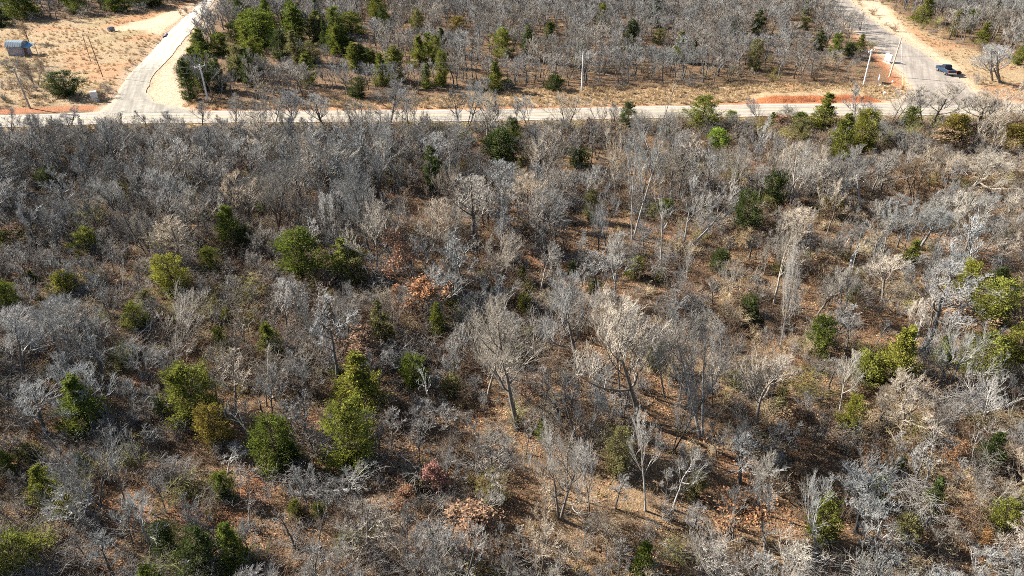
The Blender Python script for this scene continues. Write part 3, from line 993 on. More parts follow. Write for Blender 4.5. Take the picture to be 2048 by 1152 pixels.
# trees picked out one by one: base x, y, top x, y, crown width, mesh, bark, description
T = [
 (1152,742,1150,515,150,'tall0','grey','tall grey leafless tree with dark bare trunk'),
 (1275,842,1262,548,210,'tall1','warm','very tall forked leafless tree with pale spreading crown'),
 (1246,835,1240,600,120,'tall2','grey','grey leafless tree close behind the forked one'),
 (1402,872,1400,632,200,'pale1','pale','pale leafless tree with long white side limbs'),
 (1120,1042,1108,832,190,'oak0','grey','broad grey leafless oak above open leaf litter'),
 (1179,1036,1172,870,60,'slim0','grey','thin straight leafless tree beside the broad grey oak'),
 (1290,1025,1275,820,80,'pale0','pale','pale leaning leafless tree with shaggy trunk'),
 (1345,1020,1365,888,90,'pale2','pale','small pale leafless tree with silvery crown'),
 (1713,1060,1708,886,165,'oak2','dark','dark oak with one straight bare trunk and dense dark crown'),
 (1632,1110,1648,935,100,'pale0','white','white twisted leafless tree with bare forked top'),
 (1738,1112,1812,1000,120,'pale2','pale','pale leafless tree leaning strongly right'),
 (1905,775,1912,632,140,'wide0','pale','pale wide-branched leafless tree in front of cedars'),
 (1800,872,1808,742,120,'oak1','warm','beige leafless tree with open rounded crown'),
 (1878,885,1882,786,100,'oak3','warm','small beige leafless tree with feathery crown'),
 (1962,850,1975,760,130,'wide1','white','white multi-stemmed leafless tree'),
 (2062,1105,2015,1020,140,'pale1','white','white leafless tree leaning in from the right edge'),
 (1035,862,1030,615,190,'oak4','warm','large pale leafless tree with dense fan-shaped crown'),
 (975,800,970,640,120,'oak1','warm','pale leafless tree beside the large fan-shaped one'),
 (1320,548,1340,325,80,'snag0','pale','tall pale dead trunk with stubby twisted limbs'),
 (1264,482,1296,232,95,'tall2','pale','tall tree with dark leaning trunk and white top'),
 (1208,492,1200,378,90,'oak3','dark','dark-trunked leafless tree at the clearing edge'),
 (1195,520,1180,420,70,'slim1','dark','small dark forked leafless tree in the clearing'),
 (1368,505,1440,350,110,'tall1','pale','pale leafless tree with long right-leaning limbs'),
 (1370,580,1390,480,36,'slim2','pale','thin pale leaning sapling'),
 (1580,412,1590,278,125,'wide0','white','white fan-crowned leafless tree'),
 (1722,412,1740,290,110,'pale0','pale','pale leafless tree with leaning trunk'),
 (1825,392,1822,318,100,'oak0','brown','brown round-crowned leafless tree'),
 (1944,378,1958,286,170,'wide1','white','wide white leafless tree near the right edge'),
 (1548,600,1565,440,80,'pale1','pale','pale leafless tree with thick bent trunk'),
 (1562,690,1572,470,60,'tall0','grey','tall grey tree with thick bare trunk'),
 (1842,492,1846,395,120,'oak4','pale','pale oval-crowned leafless tree'),
 (2005,540,2020,440,110,'oak2','warm','beige leafless tree with leaning trunk'),
 (1700,560,1710,455,40,'snag1','white','white broken dead tree'),
 (745,522,728,312,135,'tall1','grey','tall grey fan-crowned tree with forked trunk'),
 (797,500,778,392,60,'oak3','dark','dark bare tree on the orange clearing'),
 (816,478,818,398,40,'snag2','pale','small pale dead tree on the orange clearing'),
 (598,455,588,296,85,'tall2','grey','grey leafless tree with long straight trunk'),
 (560,470,530,330,110,'oak0','grey','grey leafless tree with rounded airy crown'),
 (500,360,490,262,120,'wide0','grey','wide grey leafless tree with arching twigs'),
 (760,570,715,410,110,'oak4','warm','light grey leafless tree with leaning trunk'),
 (882,420,884,335,65,'wide1','warm','small vase-shaped leafless tree'),
 (306,536,270,405,70,'oak3','dark','dark leafless tree leaning left'),
 (245,440,225,345,90,'oak1','grey','grey leafless tree with round crown'),
 (122,722,92,600,150,'oak2','grey','grey leafless oak with dark leaning trunk'),
 (188,858,135,745,130,'oak4','grey','grey leafless tree leaning left over a cedar'),
 (90,866,50,760,110,'oak0','grey','grey leafless tree over sunlit leaf litter'),
 (375,700,360,585,130,'wide1','grey','grey fan-crowned leafless tree with many stems'),
 (285,760,262,690,110,'wide0','pale','pale low leafless tree with arching limbs'),
 (60,780,30,640,140,'oak1','grey','large grey leafless tree at the left edge'),
 (290,870,275,770,60,'snag0','grey','grey dead tree with broken top'),
 (620,790,600,690,100,'oak3','grey','grey leafless tree over brown leaf litter'),
 (515,890,470,745,110,'snag1','pale','pale dead tree toppled among dark brush'),
 (360,980,352,908,40,'snag2','pale','thin pale dead snag'),
 (180,1050,160,960,130,'pale1','white','white tangled dead crown above shaded ground'),
 (300,1100,290,985,110,'oak4','pale','pale rounded leafless tree by dark cedars'),
 (455,940,452,900,80,'pale2','pale','pale twisted small tree between dark cedars'),
 (500,1060,478,985,50,'snag0','pale','pale leaning snag beside a cedar'),
 (640,1100,612,985,90,'snag1','grey','grey dead tree with curling white limbs'),
 (590,1100,560,1030,80,'snag2','grey','grey broken-topped dead tree'),
 (355,1160,372,1105,50,'snag2','white','white forked snag at the bottom edge'),
 (722,1010,720,945,120,'pale0','pale','pale dead tree with wide bare fan of limbs'),
 (700,1160,690,1085,130,'wide1','grey','low grey tangled tree at the bottom edge'),
 (965,1060,960,990,90,'pale1','pale','small pale crooked tree on leaf litter'),
 (985,985,985,880,110,'oak1','grey','grey leafless tree with hazy crown'),
 (1215,1100,1212,1010,90,'oak3','warm','beige hazy leafless tree on open litter'),
 (1480,960,1490,850,110,'oak0','grey','grey leafless tree on the sunlit slope'),
 (1465,1100,1478,985,70,'pale2','pale','pale leaning small tree by open litter'),
 (1540,1030,1550,900,90,'oak2','warm','beige leafless tree'),
 (1530,1100,1520,980,110,'oak4','pale','pale leafless tree with silvery crown'),
 (1330,790,1322,640,70,'slim2','grey','slender grey twin-trunked tree'),
 (1345,905,1385,740,90,'slim0','dark','slender dark tree leaning right'),
 (1000,560,1000,470,100,'wide0','warm','beige arching leafless tree'),
 (1080,590,1090,480,70,'pale2','pale','pale forked leafless sapling'),
 (1230,610,1250,470,90,'oak0','pale','pale leafless tree with wispy crown'),
 (1470,600,1480,510,90,'wide1','white','white spreading low tree'),
 (1655,470,1668,350,70,'pale0','warm','beige slender tree with thin leaning trunk'),
 (1765,600,1775,500,90,'oak1','warm','beige hazy leafless tree above dry brush'),
 (1690,640,1720,530,80,'slim1','pale','thin pale tree with leaning stem'),
 (1680,820,1690,690,80,'pale1','white','thin white crooked tree'),
 (2020,830,2040,720,100,'oak3','pale','pale leafless tree at the right edge'),
 (1760,840,1770,740,60,'slim0','warm','thin beige leafless tree'),
 (1940,935,1955,850,40,'snag0','pale','pale dead trunk beside a cedar'),
 (1850,975,1880,840,60,'snag2','pale','leafless trunk wrapped in brown leaves'),
 (1985,1020,1990,950,110,'wide0','pale','pale low tree with tangled crown'),
 (1885,1100,1895,1030,80,'pale0','warm','beige small tree with leaning stem'),
 (1320,272,1326,142,70,'snag1','warm','crooked tree rising over the road'),
 (1300,310,1295,225,100,'pale2','white','white forked leafless tree below the road'),
 (1132,270,1130,178,120,'oak1','warm','beige round-crowned tree standing over the road'),
 (1060,262,1055,190,60,'slim1','grey','slender grey tree over the road'),
 (1200,265,1203,195,60,'oak3','grey','dark-stemmed small tree over the road'),
 (1232,262,1236,198,40,'slim2','grey','thin grey tree over the road'),
 (780,252,775,150,105,'oak0','grey','grey round-crowned tree standing over the road'),
 (806,262,810,188,45,'oak3','dark','dark twisted tree over the road'),
 (918,258,905,182,70,'oak4','dark','dark-limbed tree over the road'),
 (934,258,935,152,90,'oak2','grey','tall grey tree over the road'),
 (650,262,645,170,110,'oak1','grey','hazy grey tree over the road'),
 (585,262,575,170,90,'slim0','grey','thin grey clustered tree over the road'),
 (545,270,530,165,100,'wide1','grey','wide grey tree over the road'),
 (470,262,455,190,70,'slim1','grey','thin grey stem over the road'),
 (405,258,390,198,50,'slim2','dark','thin dark stem over the road'),
 (300,262,282,215,60,'oak3','dark','dark bare small tree over the road'),
 (345,266,332,222,50,'slim0','dark','thin dark sapling over the road'),
 (240,262,218,228,60,'snag0','dark','dark broken stem over the road'),
 (140,265,105,222,80,'slim1','dark','dark leaning bare tree over the road'),
 (65,272,30,232,70,'slim2','dark','dark leaning bare sapling over the road'),
 (1860,255,1865,160,110,'oak3','warm','beige tree with dark stem beside the dirt road mouth'),
 (1845,250,1850,175,60,'slim1','dark','dark-stemmed tree at the dirt road mouth'),
 (1780,250,1790,170,110,'oak0','warm','hazy beige tree below the signboard'),
 (1950,262,1965,165,150,'wide1','warm','wide beige leafless tree below the pickup'),
 (2030,250,2040,180,80,'oak2','warm','beige leafless tree at the right roadside edge'),
 (1520,250,1505,185,40,'slim0','grey','thin grey tree in front of the red bank'),
 (1590,250,1580,205,50,'slim2','grey','thin dark sapling in front of the red bank'),
 (2000,165,1990,60,120,'oak3','grey','lone grey tree beyond the pickup'),
 (1985,162,1980,65,70,'slim0','warm','thin tree beside the lone grey one'),
 (1720,60,1715,16,50,'slim1','grey','thin bare tree at the edge of the dirt road'),
 (60,88,48,42,42,'slim0','brown','bare multi-stemmed tree behind the shed'),
 (70,172,50,120,50,'slim1','brown','thin bare tree in the shed field'),
 (76,172,75,122,30,'slim2','brown','bare sapling in the shed field'),
]
ncount = {}
for (bx, by, tx, ty, w, key, tone, desc) in T:
    g = G(bx, by); h, ln = height_lean(bx, by, tx, ty)
    sc = scale_at(bx, by) * 1.15
    loc = Vector((g.x, g.y, gz(g.x, g.y)))
    bark, tw = BARKS[tone]
    name = 'dead_tree' if key.startswith('snag') else 'bare_tree'
    P = BARE[key]
    if 1.2 * w / sc / 2 > 1.3 * P.R and not key.startswith('snag'): P = BARE['big%d' % (bx % 3)]
    o = put_tree(name, P, loc, max(2.5, h), max(1.5, 1.1 * w / sc), '', 'tree', 'dead trees' if name == 'dead_tree' else 'bare leafless trees', bark, tw, rng.random() * 6.28, ln * .8)
    ncount[name] = ncount.get(name, 0) + 1
    PENDING.append((o, desc + ' ' + (place_name(bx, (by + ty) / 2) if 'road' not in desc and 'edge' not in desc and 'shed' not in desc and 'pickup' not in desc else ''), bx))
    TREE_XY.append((loc.x, loc.y, 1.4))
    if by > 300: SCREEN.append(((bx + tx) / 2, ty, by, w * .5, loc.y))
PENDING = [(o, l.strip(), x) for o, l, x in PENDING]

# oaks that keep their brown leaves
LEAFY = [(830,590,832,478,130,(.36,.2,.13)),(845,630,850,545,90,(.42,.22,.12)),(868,1000,870,930,62,(.34,.18,.15)),(815,1000,815,970,44,(.34,.19,.13)),
 (1455,1065,1460,975,120,(.36,.2,.11)),(1575,880,1580,800,80,(.32,.2,.12)),(1880,965,1872,880,44,(.38,.21,.11)),(1955,1100,1960,1072,50,(.4,.22,.09)),
 (810,1035,812,990,50,(.33,.19,.12)),(735,330,730,290,50,(.26,.17,.11)),(1890,660,1900,590,110,(.38,.25,.16)),(1560,265,1560,230,60,(.33,.2,.13)),
 (1510,262,1512,234,40,(.3,.17,.08)),(2035,280,2030,230,50,(.4,.25,.13)),(1900,300,1900,262,70,(.34,.24,.15)),(1030,820,1030,770,70,(.3,.19,.13)),
 (720,740,722,680,110,(.3,.19,.13)),(950,1130,950,1060,130,(.33,.21,.14)),(790,620,800,560,60,(.36,.2,.12)),(1640,560,1650,500,50,(.33,.22,.14)),
 (40,480,30,440,70,(.3,.19,.13)),(225,470,222,440,60,(.28,.2,.11)),(1250,940,1250,900,50,(.33,.2,.12)),(1730,950,1735,900,70,(.33,.2,.11)),
 (1180,280,1178,232,24,(.36,.2,.1)),(640,420,640,390,50,(.33,.19,.12)),(1600,990,1605,940,80,(.33,.21,.12)),(1480,1130,1485,1080,80,(.34,.22,.12))]
for i, (bx, by, tx, ty, w, col) in enumerate(LEAFY):
    col = (col[0] * .8, col[1] * .78, col[2] * .72)
    g = G(bx, by); h, ln = height_lean(bx, by, tx, ty)
    loc = Vector((g.x, g.y, gz(g.x, g.y)))
    bark, tw = BARKS['brown']
    o = put_tree('brown_leaf_oak', BARE['leafy%d' % (i % 3)], loc, max(1.8, h), max(1.5, w / scale_at(bx, by)), '', 'tree', 'oaks keeping brown leaves', bark, tw, rng.random() * 6.28, 0, 0, col)
    PENDING.append((o, 'brush oak holding dry rust-brown leaves ' + place_name(bx, by), bx))
    TREE_XY.append((loc.x, loc.y, 1.5))

# ------------------------------------------------------------------ fill: the rest of the wood
TX = np.array(TREE_XY)
FARPOLY = [FIELD, EASTSTRIP, NVERGE, LANE_P, DIRT_P, PALE_L, RED_DW]
def jitter_grid(y0, y1, step, seed, mx=150):
    r = np.random.RandomState(seed)
    out = []
    y = y0
    while y < y1:
        half = (y * math.cos(PITCH) + CAM_H * math.sin(PITCH)) * (1024 + mx) / FPX
        n = int(2 * half / step)
        xs = -half + (np.arange(n) + r.rand(n)) * step
        out.append(np.stack([xs, y + (r.rand(n) - .5) * step], 1))
        y += step
    return np.concatenate(out)
def keep_far(P, margin=.5):
    ok = np.ones(len(P), bool)
    for poly in FARPOLY:
        ok &= sdf_poly(P[:, 0], P[:, 1], poly) < -margin
    return ok & (P[:, 1] > interp_edge(RN, P[:, 0]) + 5)
r = np.random.RandomState(9)
near = jitter_grid(24, 136, 3.9, 1)
near = near[near[:, 1] < interp_edge(RS, near[:, 0]) - 4.5]
far = jitter_grid(140, 335, 3.8, 2, 60)
far = far[keep_far(far, 1.2)]
far = far[sdf_poly(far[:, 0], far[:, 1], DIRT_P) < -4.5]
WID = {'slim': .46, 'oak': .8, 'tall': .54, 'pale': .7, 'wide': 1.0, 'farm': .72}
SCR = np.array(SCREEN)
def clear_view(x, y, h, wf):
    """lower a filler tree that would stand in front of a tree picked out in the photograph"""
    px, py, dz = project((x, y, 0))
    hw = h * wf * .5 * FPX / dz
    m = (np.abs(SCR[:, 0] - px) < hw * .8 + SCR[:, 3] * .4) & (SCR[:, 4] > y)
    lim = -1e9
    if m.any():
        q = SCR[m]; lim = (q[:, 1] + (q[:, 2] - q[:, 1]) * .85)
        lim = lim[lim < py - 2]
        lim = lim.max() if len(lim) else -1e9
    lim = max(lim, 236 + 10 * math.sin(px * .05) if py < 420 and y < 140 and r.rand() < (.9 if px < 520 else .8) else -1e9)
    for _ in range(14):
        if project((x, y, h))[1] >= lim: return h
        h *= .86
        if h < 3.2: return 0
    return 0
cand = []
for x, y in near:
    if r.rand() < .95 * clearing(x, y): continue
    if r.rand() < ((.28 if y < 75 else .12) if x > -8 else .06): continue
    if np.min(np.hypot(TX[:, 0] - x, TX[:, 1] - y) - TX[:, 2]) < .7: continue
    px, py, dz = project((x, y, 0))
    h = r.uniform(5.5, 11)
    u = r.rand()
    warm = .25 + .5 * np.clip((px - 500) / 1100, 0, 1)
    st = 'slim' if u < .3 else 'oak' if u < .62 else 'tall' if u < .82 else 'pale' if u < .94 else 'wide'
    tone = ('warm' if r.rand() < warm else 'grey') if r.rand() > .2 else ('pale' if r.rand() < warm + .1 else 'dark')
    if px < 700 and tone == 'pale' : tone = 'grey'
    h = clear_view(x, y, h, WID[st])
    if h <= 0: continue
    cand.append((x, y, h, st, tone, h / dz, px, py))
KEEP_OUT = W([(1690, 130), (1690, 90), (1760, 60), (1850, 90), (1900, 206), (1690, 206)])
for x, y in far:
    if np.min(np.hypot(TX[:, 0] - x, TX[:, 1] - y) - TX[:, 2]) < .5: continue
    px, py, dz = project((x, y, 0))
    if sdf_poly(np.array([x]), np.array([y]), KEEP_OUT)[0] > 0: continue
    h = r.uniform(5.5, 9.5); u = r.rand()
    st = 'slim' if u < .2 else 'farm'
    h = clear_view(x, y, h, WID[st])
    if h <= 0: continue
    tone = 'grey' if r.rand() < .75 else 'warm' if r.rand() < .6 else 'dark'
    cand.append((x, y, h, st, tone, h / dz, px, py))
KEYS = {s: [k for k in BARE if k.startswith(s)] for s in ('slim', 'oak', 'tall', 'pale', 'wide', 'farm')}
cand.sort(key=lambda c: -c[5])
vis = [c for c in cand if -20 < c[6] < 2068 and c[7] < 1200]
quota = 300 - ncount['bare_tree']
solo = vis[:quota]
solo_set = set(id(c) for c in solo)
rest = [c for c in cand if id(c) not in solo_set]
SW = {'slim': 'slender', 'oak': 'round-crowned', 'tall': 'tall', 'pale': 'crooked-limbed', 'wide': 'wide-branched', 'farm': 'round-crowned'}
TWD = {'grey': 'grey', 'dark': 'dark grey', 'warm': 'beige-grey', 'pale': 'pale'}
for c in solo:
    x, y, h, st, tone = c[:5]
    key = KEYS[st][r.randint(len(KEYS[st]))]
    bark, tw = BARKS[tone]
    grp = place_name(c[6], max(c[7] - 40, 210))
    o = put_tree('bare_tree', BARE[key], (x, y, gz(x, y)), h, h * WID[st] * r.uniform(.8, 1.15), '', 'tree', 'bare leafless trees',
             bark, tw, r.rand() * 6.28, r.normal(0, .25), r.normal(0, .05))
    PENDING.append((o, f'{TWD[tone]} {SW[st]} leafless tree {grp}', c[6]))

# small dead snags and seedling cedars between them
snag_px = [(120,480),(250,600),(450,620),(490,700),(980,420),(1010,560),(560,760),(230,930),(700,560),(860,820),(1700,900),(1820,700),(1600,620),(1950,640),(1430,420),(1500,760),(1100,420),(640,640)]
for i, (x, y) in enumerate(snag_px):
    g = G(x, y)
    bark, tw = BARKS['white' if i % 2 else 'pale']
    o = put_tree('dead_tree', BARE['snag%d' % (i % 3)], (g.x, g.y, gz(g.x, g.y)), r.uniform(4.5, 7), r.uniform(2.2, 3.6), '', 'tree', 'dead trees', bark, tw, r.rand() * 6.28, r.normal(0, 1.0))
    PENDING.append((o, 'pale dead snag with broken crooked limbs ' + place_name(x, y - 30), x))
for i in range(40):
    for _ in range(30):
        x, y = r.uniform(0, 2048), r.uniform(330, 1140)
        g = G(x, y)
        if clearing(g.x, g.y) < .3 and np.min(np.hypot(TX[:, 0] - g.x, TX[:, 1] - g.y) - TX[:, 2]) > 1.0: break
    tone = ['dull', 'olive', 'green', 'dark', 'dull'][i % 5]; shape = ['bush', 'cone', 'egg'][i % 3]
    P = CEDAR[shape + str(i % 2)]
    h = r.uniform(1.3, 2.6)
    o = put_tree('cedar_tree', P, (g.x, g.y, gz(g.x, g.y)), h, h * r.uniform(.6, .9), '', 'tree', 'cedars among the bare trees', (.12, .085, .06), TONES[tone], r.rand() * 6.28)
    PENDING.append((o, f'knee-high to head-high {TWORD[tone]} cedar seedling {place_name(x, y - 15)}', x))

# cedars crowding the far woods, thickest beside the gravel lane
for i in range(83):
    for _ in range(40):
        x, y = (r.uniform(380, 900), r.uniform(2, 190)) if i < 50 else (r.uniform(900, 1700), r.uniform(2, 150)) if i < 63 else (r.uniform(1840, 2048), r.uniform(0, 90)) if i < 71 else (r.uniform(0, 380), r.uniform(-10, 16))
        g = G(x, y)
        if keep_far(np.array([[g.x, g.y]]), 2.0)[0] and np.min(np.hypot(TX[:, 0] - g.x, TX[:, 1] - g.y)) > 1.5: break
    else:
        continue
    tone = ['green', 'dark', 'dark', 'dull', 'olive'][r.randint(5)]; shape = ['egg', 'column', 'egg', 'cone'][r.randint(4)]
    P = CEDAR[shape + str(r.randint(2))]
    h = r.uniform(5.5, 9.5)
    o = put_tree('cedar_tree', P, (g.x, g.y, gz(g.x, g.y)), h, h * r.uniform(.4, .62), '', 'tree', 'cedars among the bare trees', (.12, .085, .06), TONES[tone], r.rand() * 6.28)
    PENDING.append((o, f'{TWORD[tone]} {SWORD[shape]} {place_name(x, min(y, 200))}', x))

# fallen trees and limbs
FALLEN = [(400,352,340,398,'white','white fallen limb lying on brush'),(1345,668,1288,638,'white','bleached fallen trunk in pale brush'),(258,702,335,655,'white','bent white fallen limb'),
 (545,800,478,748,'pale','grey fallen tree with bare crown'),(1690,560,1722,470,'white','leaning white broken limb'),(1240,1128,1345,1148,'white','white fallen branch at the bottom edge'),
 (1690,1148,1640,1135,'pale','fallen log in shadow at the bottom edge'),(1380,1128,1300,1140,'white','white tangled fallen limb at the bottom edge'),(1735,560,1830,520,'pale','pale fallen limb on dry brush'),
 (860,470,905,488,'pale','thin pale fallen stem'),(1930,838,2010,842,'white','white fallen log between white trees'),(640,985,690,1060,'pale','pale fallen limb beside dead trees')]
for i, (x0, y0, x1, y1, tone, desc) in enumerate(FALLEN):
    a_, b2 = G(x0, y0), G(x1, y1)
    d = b2 - a_; L = max(3.0, d.length)
    bark, tw = BARKS[tone]
    P = BARE['snag%d' % (i % 2)]
    e = empty('fallen_tree', (a_.x, a_.y, gz(a_.x, a_.y) + .6))
    e.rotation_mode = 'QUATERNION'
    e.rotation_quaternion = Vector((d.x, d.y, .12 * L)).to_track_quat('Z', 'X')
    s = L / P.H
    for nm, me, col in (('trunk', P.trunk, bark), ('branches', P.crown, tw)):
        o = link(nm, me, e); o.color = (*col, 1); o.scale = (s * .8, s * .8, s); o.rotation_euler = (0, 0, i * 1.3)
    tag(e, None, 'fallen tree', 'fallen trees and limbs')
    PENDING.append((e, desc + ' ' + (place_name(x0, y0) if 'edge' not in desc else ''), x0))
PENDING = [(o, l.strip(), x) for o, l, x in PENDING]
settle_labels()

# ------------------------------------------------------------------ uncountable cover: instances on points
def scatter(name, label, points, sources, color, group_sets=1):
    """points: rows x, y, z, rot, sx, sz, index, tilt; sources: list of lists of meshes that are placed together"""
    A = np.asarray(points, float)
    me = bpy.data.meshes.new(name)
    me.vertices.add(len(A))
    me.vertices.foreach_set('co', A[:, :3].astype(np.float32).ravel())
    def attr(nm, ty, arr, key='value'):
        t = me.attributes.new(nm, ty, 'POINT')
        t.data.foreach_set(key, np.ascontiguousarray(arr).ravel())
    attr('rot', 'FLOAT_VECTOR', np.stack([A[:, 7], A[:, 7] * .6, A[:, 3]], 1).astype(np.float32), 'vector')
    attr('scl', 'FLOAT_VECTOR', np.stack([A[:, 4], A[:, 4], A[:, 5]], 1).astype(np.float32), 'vector')
    attr('idx', 'INT', A[:, 6].astype(np.int32))
    o = link(name, me)
    o.color = (*color, 1)
    ng = bpy.data.node_groups.new(name, 'GeometryNodeTree')
    ng.interface.new_socket('Geometry', in_out='INPUT', socket_type='NodeSocketGeometry')
    ng.interface.new_socket('Geometry', in_out='OUTPUT', socket_type='NodeSocketGeometry')
    gi = ng.nodes.new('NodeGroupInput'); go = ng.nodes.new('NodeGroupOutput')
    jo = ng.nodes.new('GeometryNodeJoinGeometry')
    def named(nm, ty):
        n = ng.nodes.new('GeometryNodeInputNamedAttribute'); n.data_type = ty
        n.inputs[0].default_value = nm
        return n.outputs[0]
    for si, srcs in enumerate(sources):
        for vi, ob in enumerate(srcs):
            oi = ng.nodes.new('GeometryNodeObjectInfo'); oi.transform_space = 'ORIGINAL'
            oi.inputs['Object'].default_value = ob
            oi.inputs['As Instance'].default_value = False
            ip = ng.nodes.new('GeometryNodeInstanceOnPoints')
            eq = ng.nodes.new('FunctionNodeCompare'); eq.data_type = 'INT'; eq.operation = 'EQUAL'
            ng.links.new(named('idx', 'INT'), eq.inputs[2]); eq.inputs[3].default_value = vi
            ng.links.new(gi.outputs[0], ip.inputs['Points'])
            ng.links.new(eq.outputs[0], ip.inputs['Selection'])
            ng.links.new(oi.outputs['Geometry'], ip.inputs['Instance'])
            ng.links.new(named('rot', 'FLOAT_VECTOR'), ip.inputs['Rotation'])
            ng.links.new(named('scl', 'FLOAT_VECTOR'), ip.inputs['Scale'])
            ng.links.new(ip.outputs[0], jo.inputs[0])
    ng.links.new(jo.outputs[0], go.inputs[0])
    md = o.modifiers.new('scatter', 'NODES'); md.node_group = ng
    tag(o, label, kind='stuff')
    return o

HOLD = {}
def holder(me):
    """an object, outside the scene, that only hands its mesh to the scatter"""
    if me.name not in HOLD:
        HOLD[me.name] = bpy.data.objects.new('source_' + me.name, me)
    return HOLD[me.name]

WK = ['slim0', 'slim1', 'slim2', 'oak0', 'oak1', 'oak2', 'oak3', 'oak4', 'tall0', 'tall1', 'tall2', 'pale0', 'pale2', 'wide0', 'wide1', 'farm0', 'farm1', 'farm2', 'farm3']
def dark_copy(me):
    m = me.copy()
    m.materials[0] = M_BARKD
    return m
def tree_rows(L):
    rows = []
    for c in L:
        x, y, h, st, tone = c[:5]
        ks = [i for i, k in enumerate(WK) if k.startswith(st)]
        i = ks[r.randint(len(ks))]; P = BARE[WK[i]]
        rows.append((x, y, 0, r.rand() * 6.28, h * WID[st] * r.uniform(.8, 1.2) / 2 / P.R, h / P.H, i, r.normal(0, .05)))
    A = np.array(rows); A[:, 2] = gz_arr(A[:, 0], A[:, 1])
    return A
sap = jitter_grid(24, 134, 2.9, 21, 60)
sap = sap[sap[:, 1] < interp_edge(RS, sap[:, 0]) - 5]
for x, y in sap:
    if r.rand() < .42 + .6 * clearing(x, y) - .25 * (x < 0): continue
    h = clear_view(x, y, r.uniform(3.4, 6.0), .4)
    if h > 0: rest.append((x, y, h, 'slim', 'grey'))
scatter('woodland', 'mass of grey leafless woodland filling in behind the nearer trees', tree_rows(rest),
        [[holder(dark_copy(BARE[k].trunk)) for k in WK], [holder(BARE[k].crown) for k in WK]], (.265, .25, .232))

def rows_for(P, lo, hi, nvar, sxy=(.8, 1.2), tilt=.1, off=0):
    n = len(P)
    s = r.uniform(lo, hi, n)
    A = np.stack([P[:, 0], P[:, 1], gz_arr(P[:, 0], P[:, 1]) - .02, r.rand(n) * 6.28, s * r.uniform(*sxy, n), s, off + r.randint(0, nvar, n), r.normal(0, tilt, n)], 1)
    return A
bp = jitter_grid(24, 137, 1.3, 4)
bp = bp[bp[:, 1] < interp_edge(RS, bp[:, 0]) - 3.2]
den = fbm(bp[:, 0], bp[:, 1], 12, 3)
cl = np.array([clearing(x, y) for x, y in bp])
keep = r.rand(len(bp)) < np.clip((den - .27) * 2.4 + .2 * (bp[:, 0] < -5), .1, .92) * (1 - .88 * cl)
bp = bp[keep]
bf = jitter_grid(142, 330, 2.6, 6, 40)
bf = bf[keep_far(bf, -2.2)]
for poly in (LANE_P, DIRT_P, PALE_L):
    bf = bf[sdf_poly(bf[:, 0], bf[:, 1], poly) < -1.2]
bf = bf[(r.rand(len(bf)) < .42) & (sdf_poly(bf[:, 0], bf[:, 1], W([(1740, 175), (1740, 100), (1790, 70), (1850, 90), (1940, 125), (1960, 206), (1740, 206)])) < 0)]
weed = jitter_grid(140, 215, 1.7, 16, 60)
WEEDS = W([(-200, 130), (90, 122), (110, 160), (205, 188), (205, 208), (-200, 214)])
weed = weed[(sdf_poly(weed[:, 0], weed[:, 1], WEEDS) > 0) & (r.rand(len(weed)) < .2)]
ball = np.concatenate([bp, bf, weed])
sel = r.rand(len(ball)) + .22 * np.clip(ball[:, 0] / np.maximum(ball[:, 1], 1) / .7, -.6, 1)
SH = [[holder(m) for m in SHRUB]]
scatter('grey_brush', 'tangled grey leafless brush covering the woodland floor', rows_for(ball[sel < .45], .5, 1.2, 8), SH, (.23, .21, .19))
scatter('brown_brush', 'tangled brown leafless brush and vines in the woods', rows_for(ball[(sel >= .45) & (sel < .78)], .5, 1.15, 8), SH, (.19, .13, .088))
scatter('olive_brush', 'sparse olive-green evergreen brush under the bare trees', rows_for(ball[r.rand(len(ball)) < .07], .5, 1.3, 8), SH, (.25, .23, .08))
lowp = jitter_grid(24, 134, 1.15, 18, 40)
lowp = lowp[(lowp[:, 1] < interp_edge(RS, lowp[:, 0]) - 3) & (r.rand(len(lowp)) < .55)]
lcl = np.array([clearing(x, y) for x, y in lowp]); lowp = lowp[r.rand(len(lowp)) > .6 * lcl]
ls = r.rand(len(lowp))
scatter('low_briars', 'knee-high brown briars and fallen twigs on the woodland floor', rows_for(lowp[ls < .6], .22, .5, 6, (1.0, 1.7)), SH, (.28, .185, .115))
scatter('low_weeds', 'knee-high pale dead weeds on the woodland floor', rows_for(lowp[ls >= .6], .22, .5, 6, (1.0, 1.6)), SH, (.38, .31, .23))
scatter('straw_brush', 'pale straw-coloured dry weeds under the trees', rows_for(ball[sel >= .78], .4, .9, 8), SH, (.43, .34, .22))

lp = jitter_grid(24, 110, 1.7, 8, 40)
lp = lp[r.rand(len(lp)) < .8]
sel = r.rand(len(lp))
PT = [[holder(m) for m in PATCH]]
scatter('leaf_litter', 'fallen rust-brown oak leaves over the woodland floor', rows_for(lp[sel < .6], .8, 1.3, 3, tilt=.02), PT, (.4, .21, .105))
scatter('pale_leaf_litter', 'fallen pale tan leaves over the woodland floor', rows_for(lp[sel >= .6], .8, 1.3, 3, tilt=.02), PT, (.44, .29, .17))

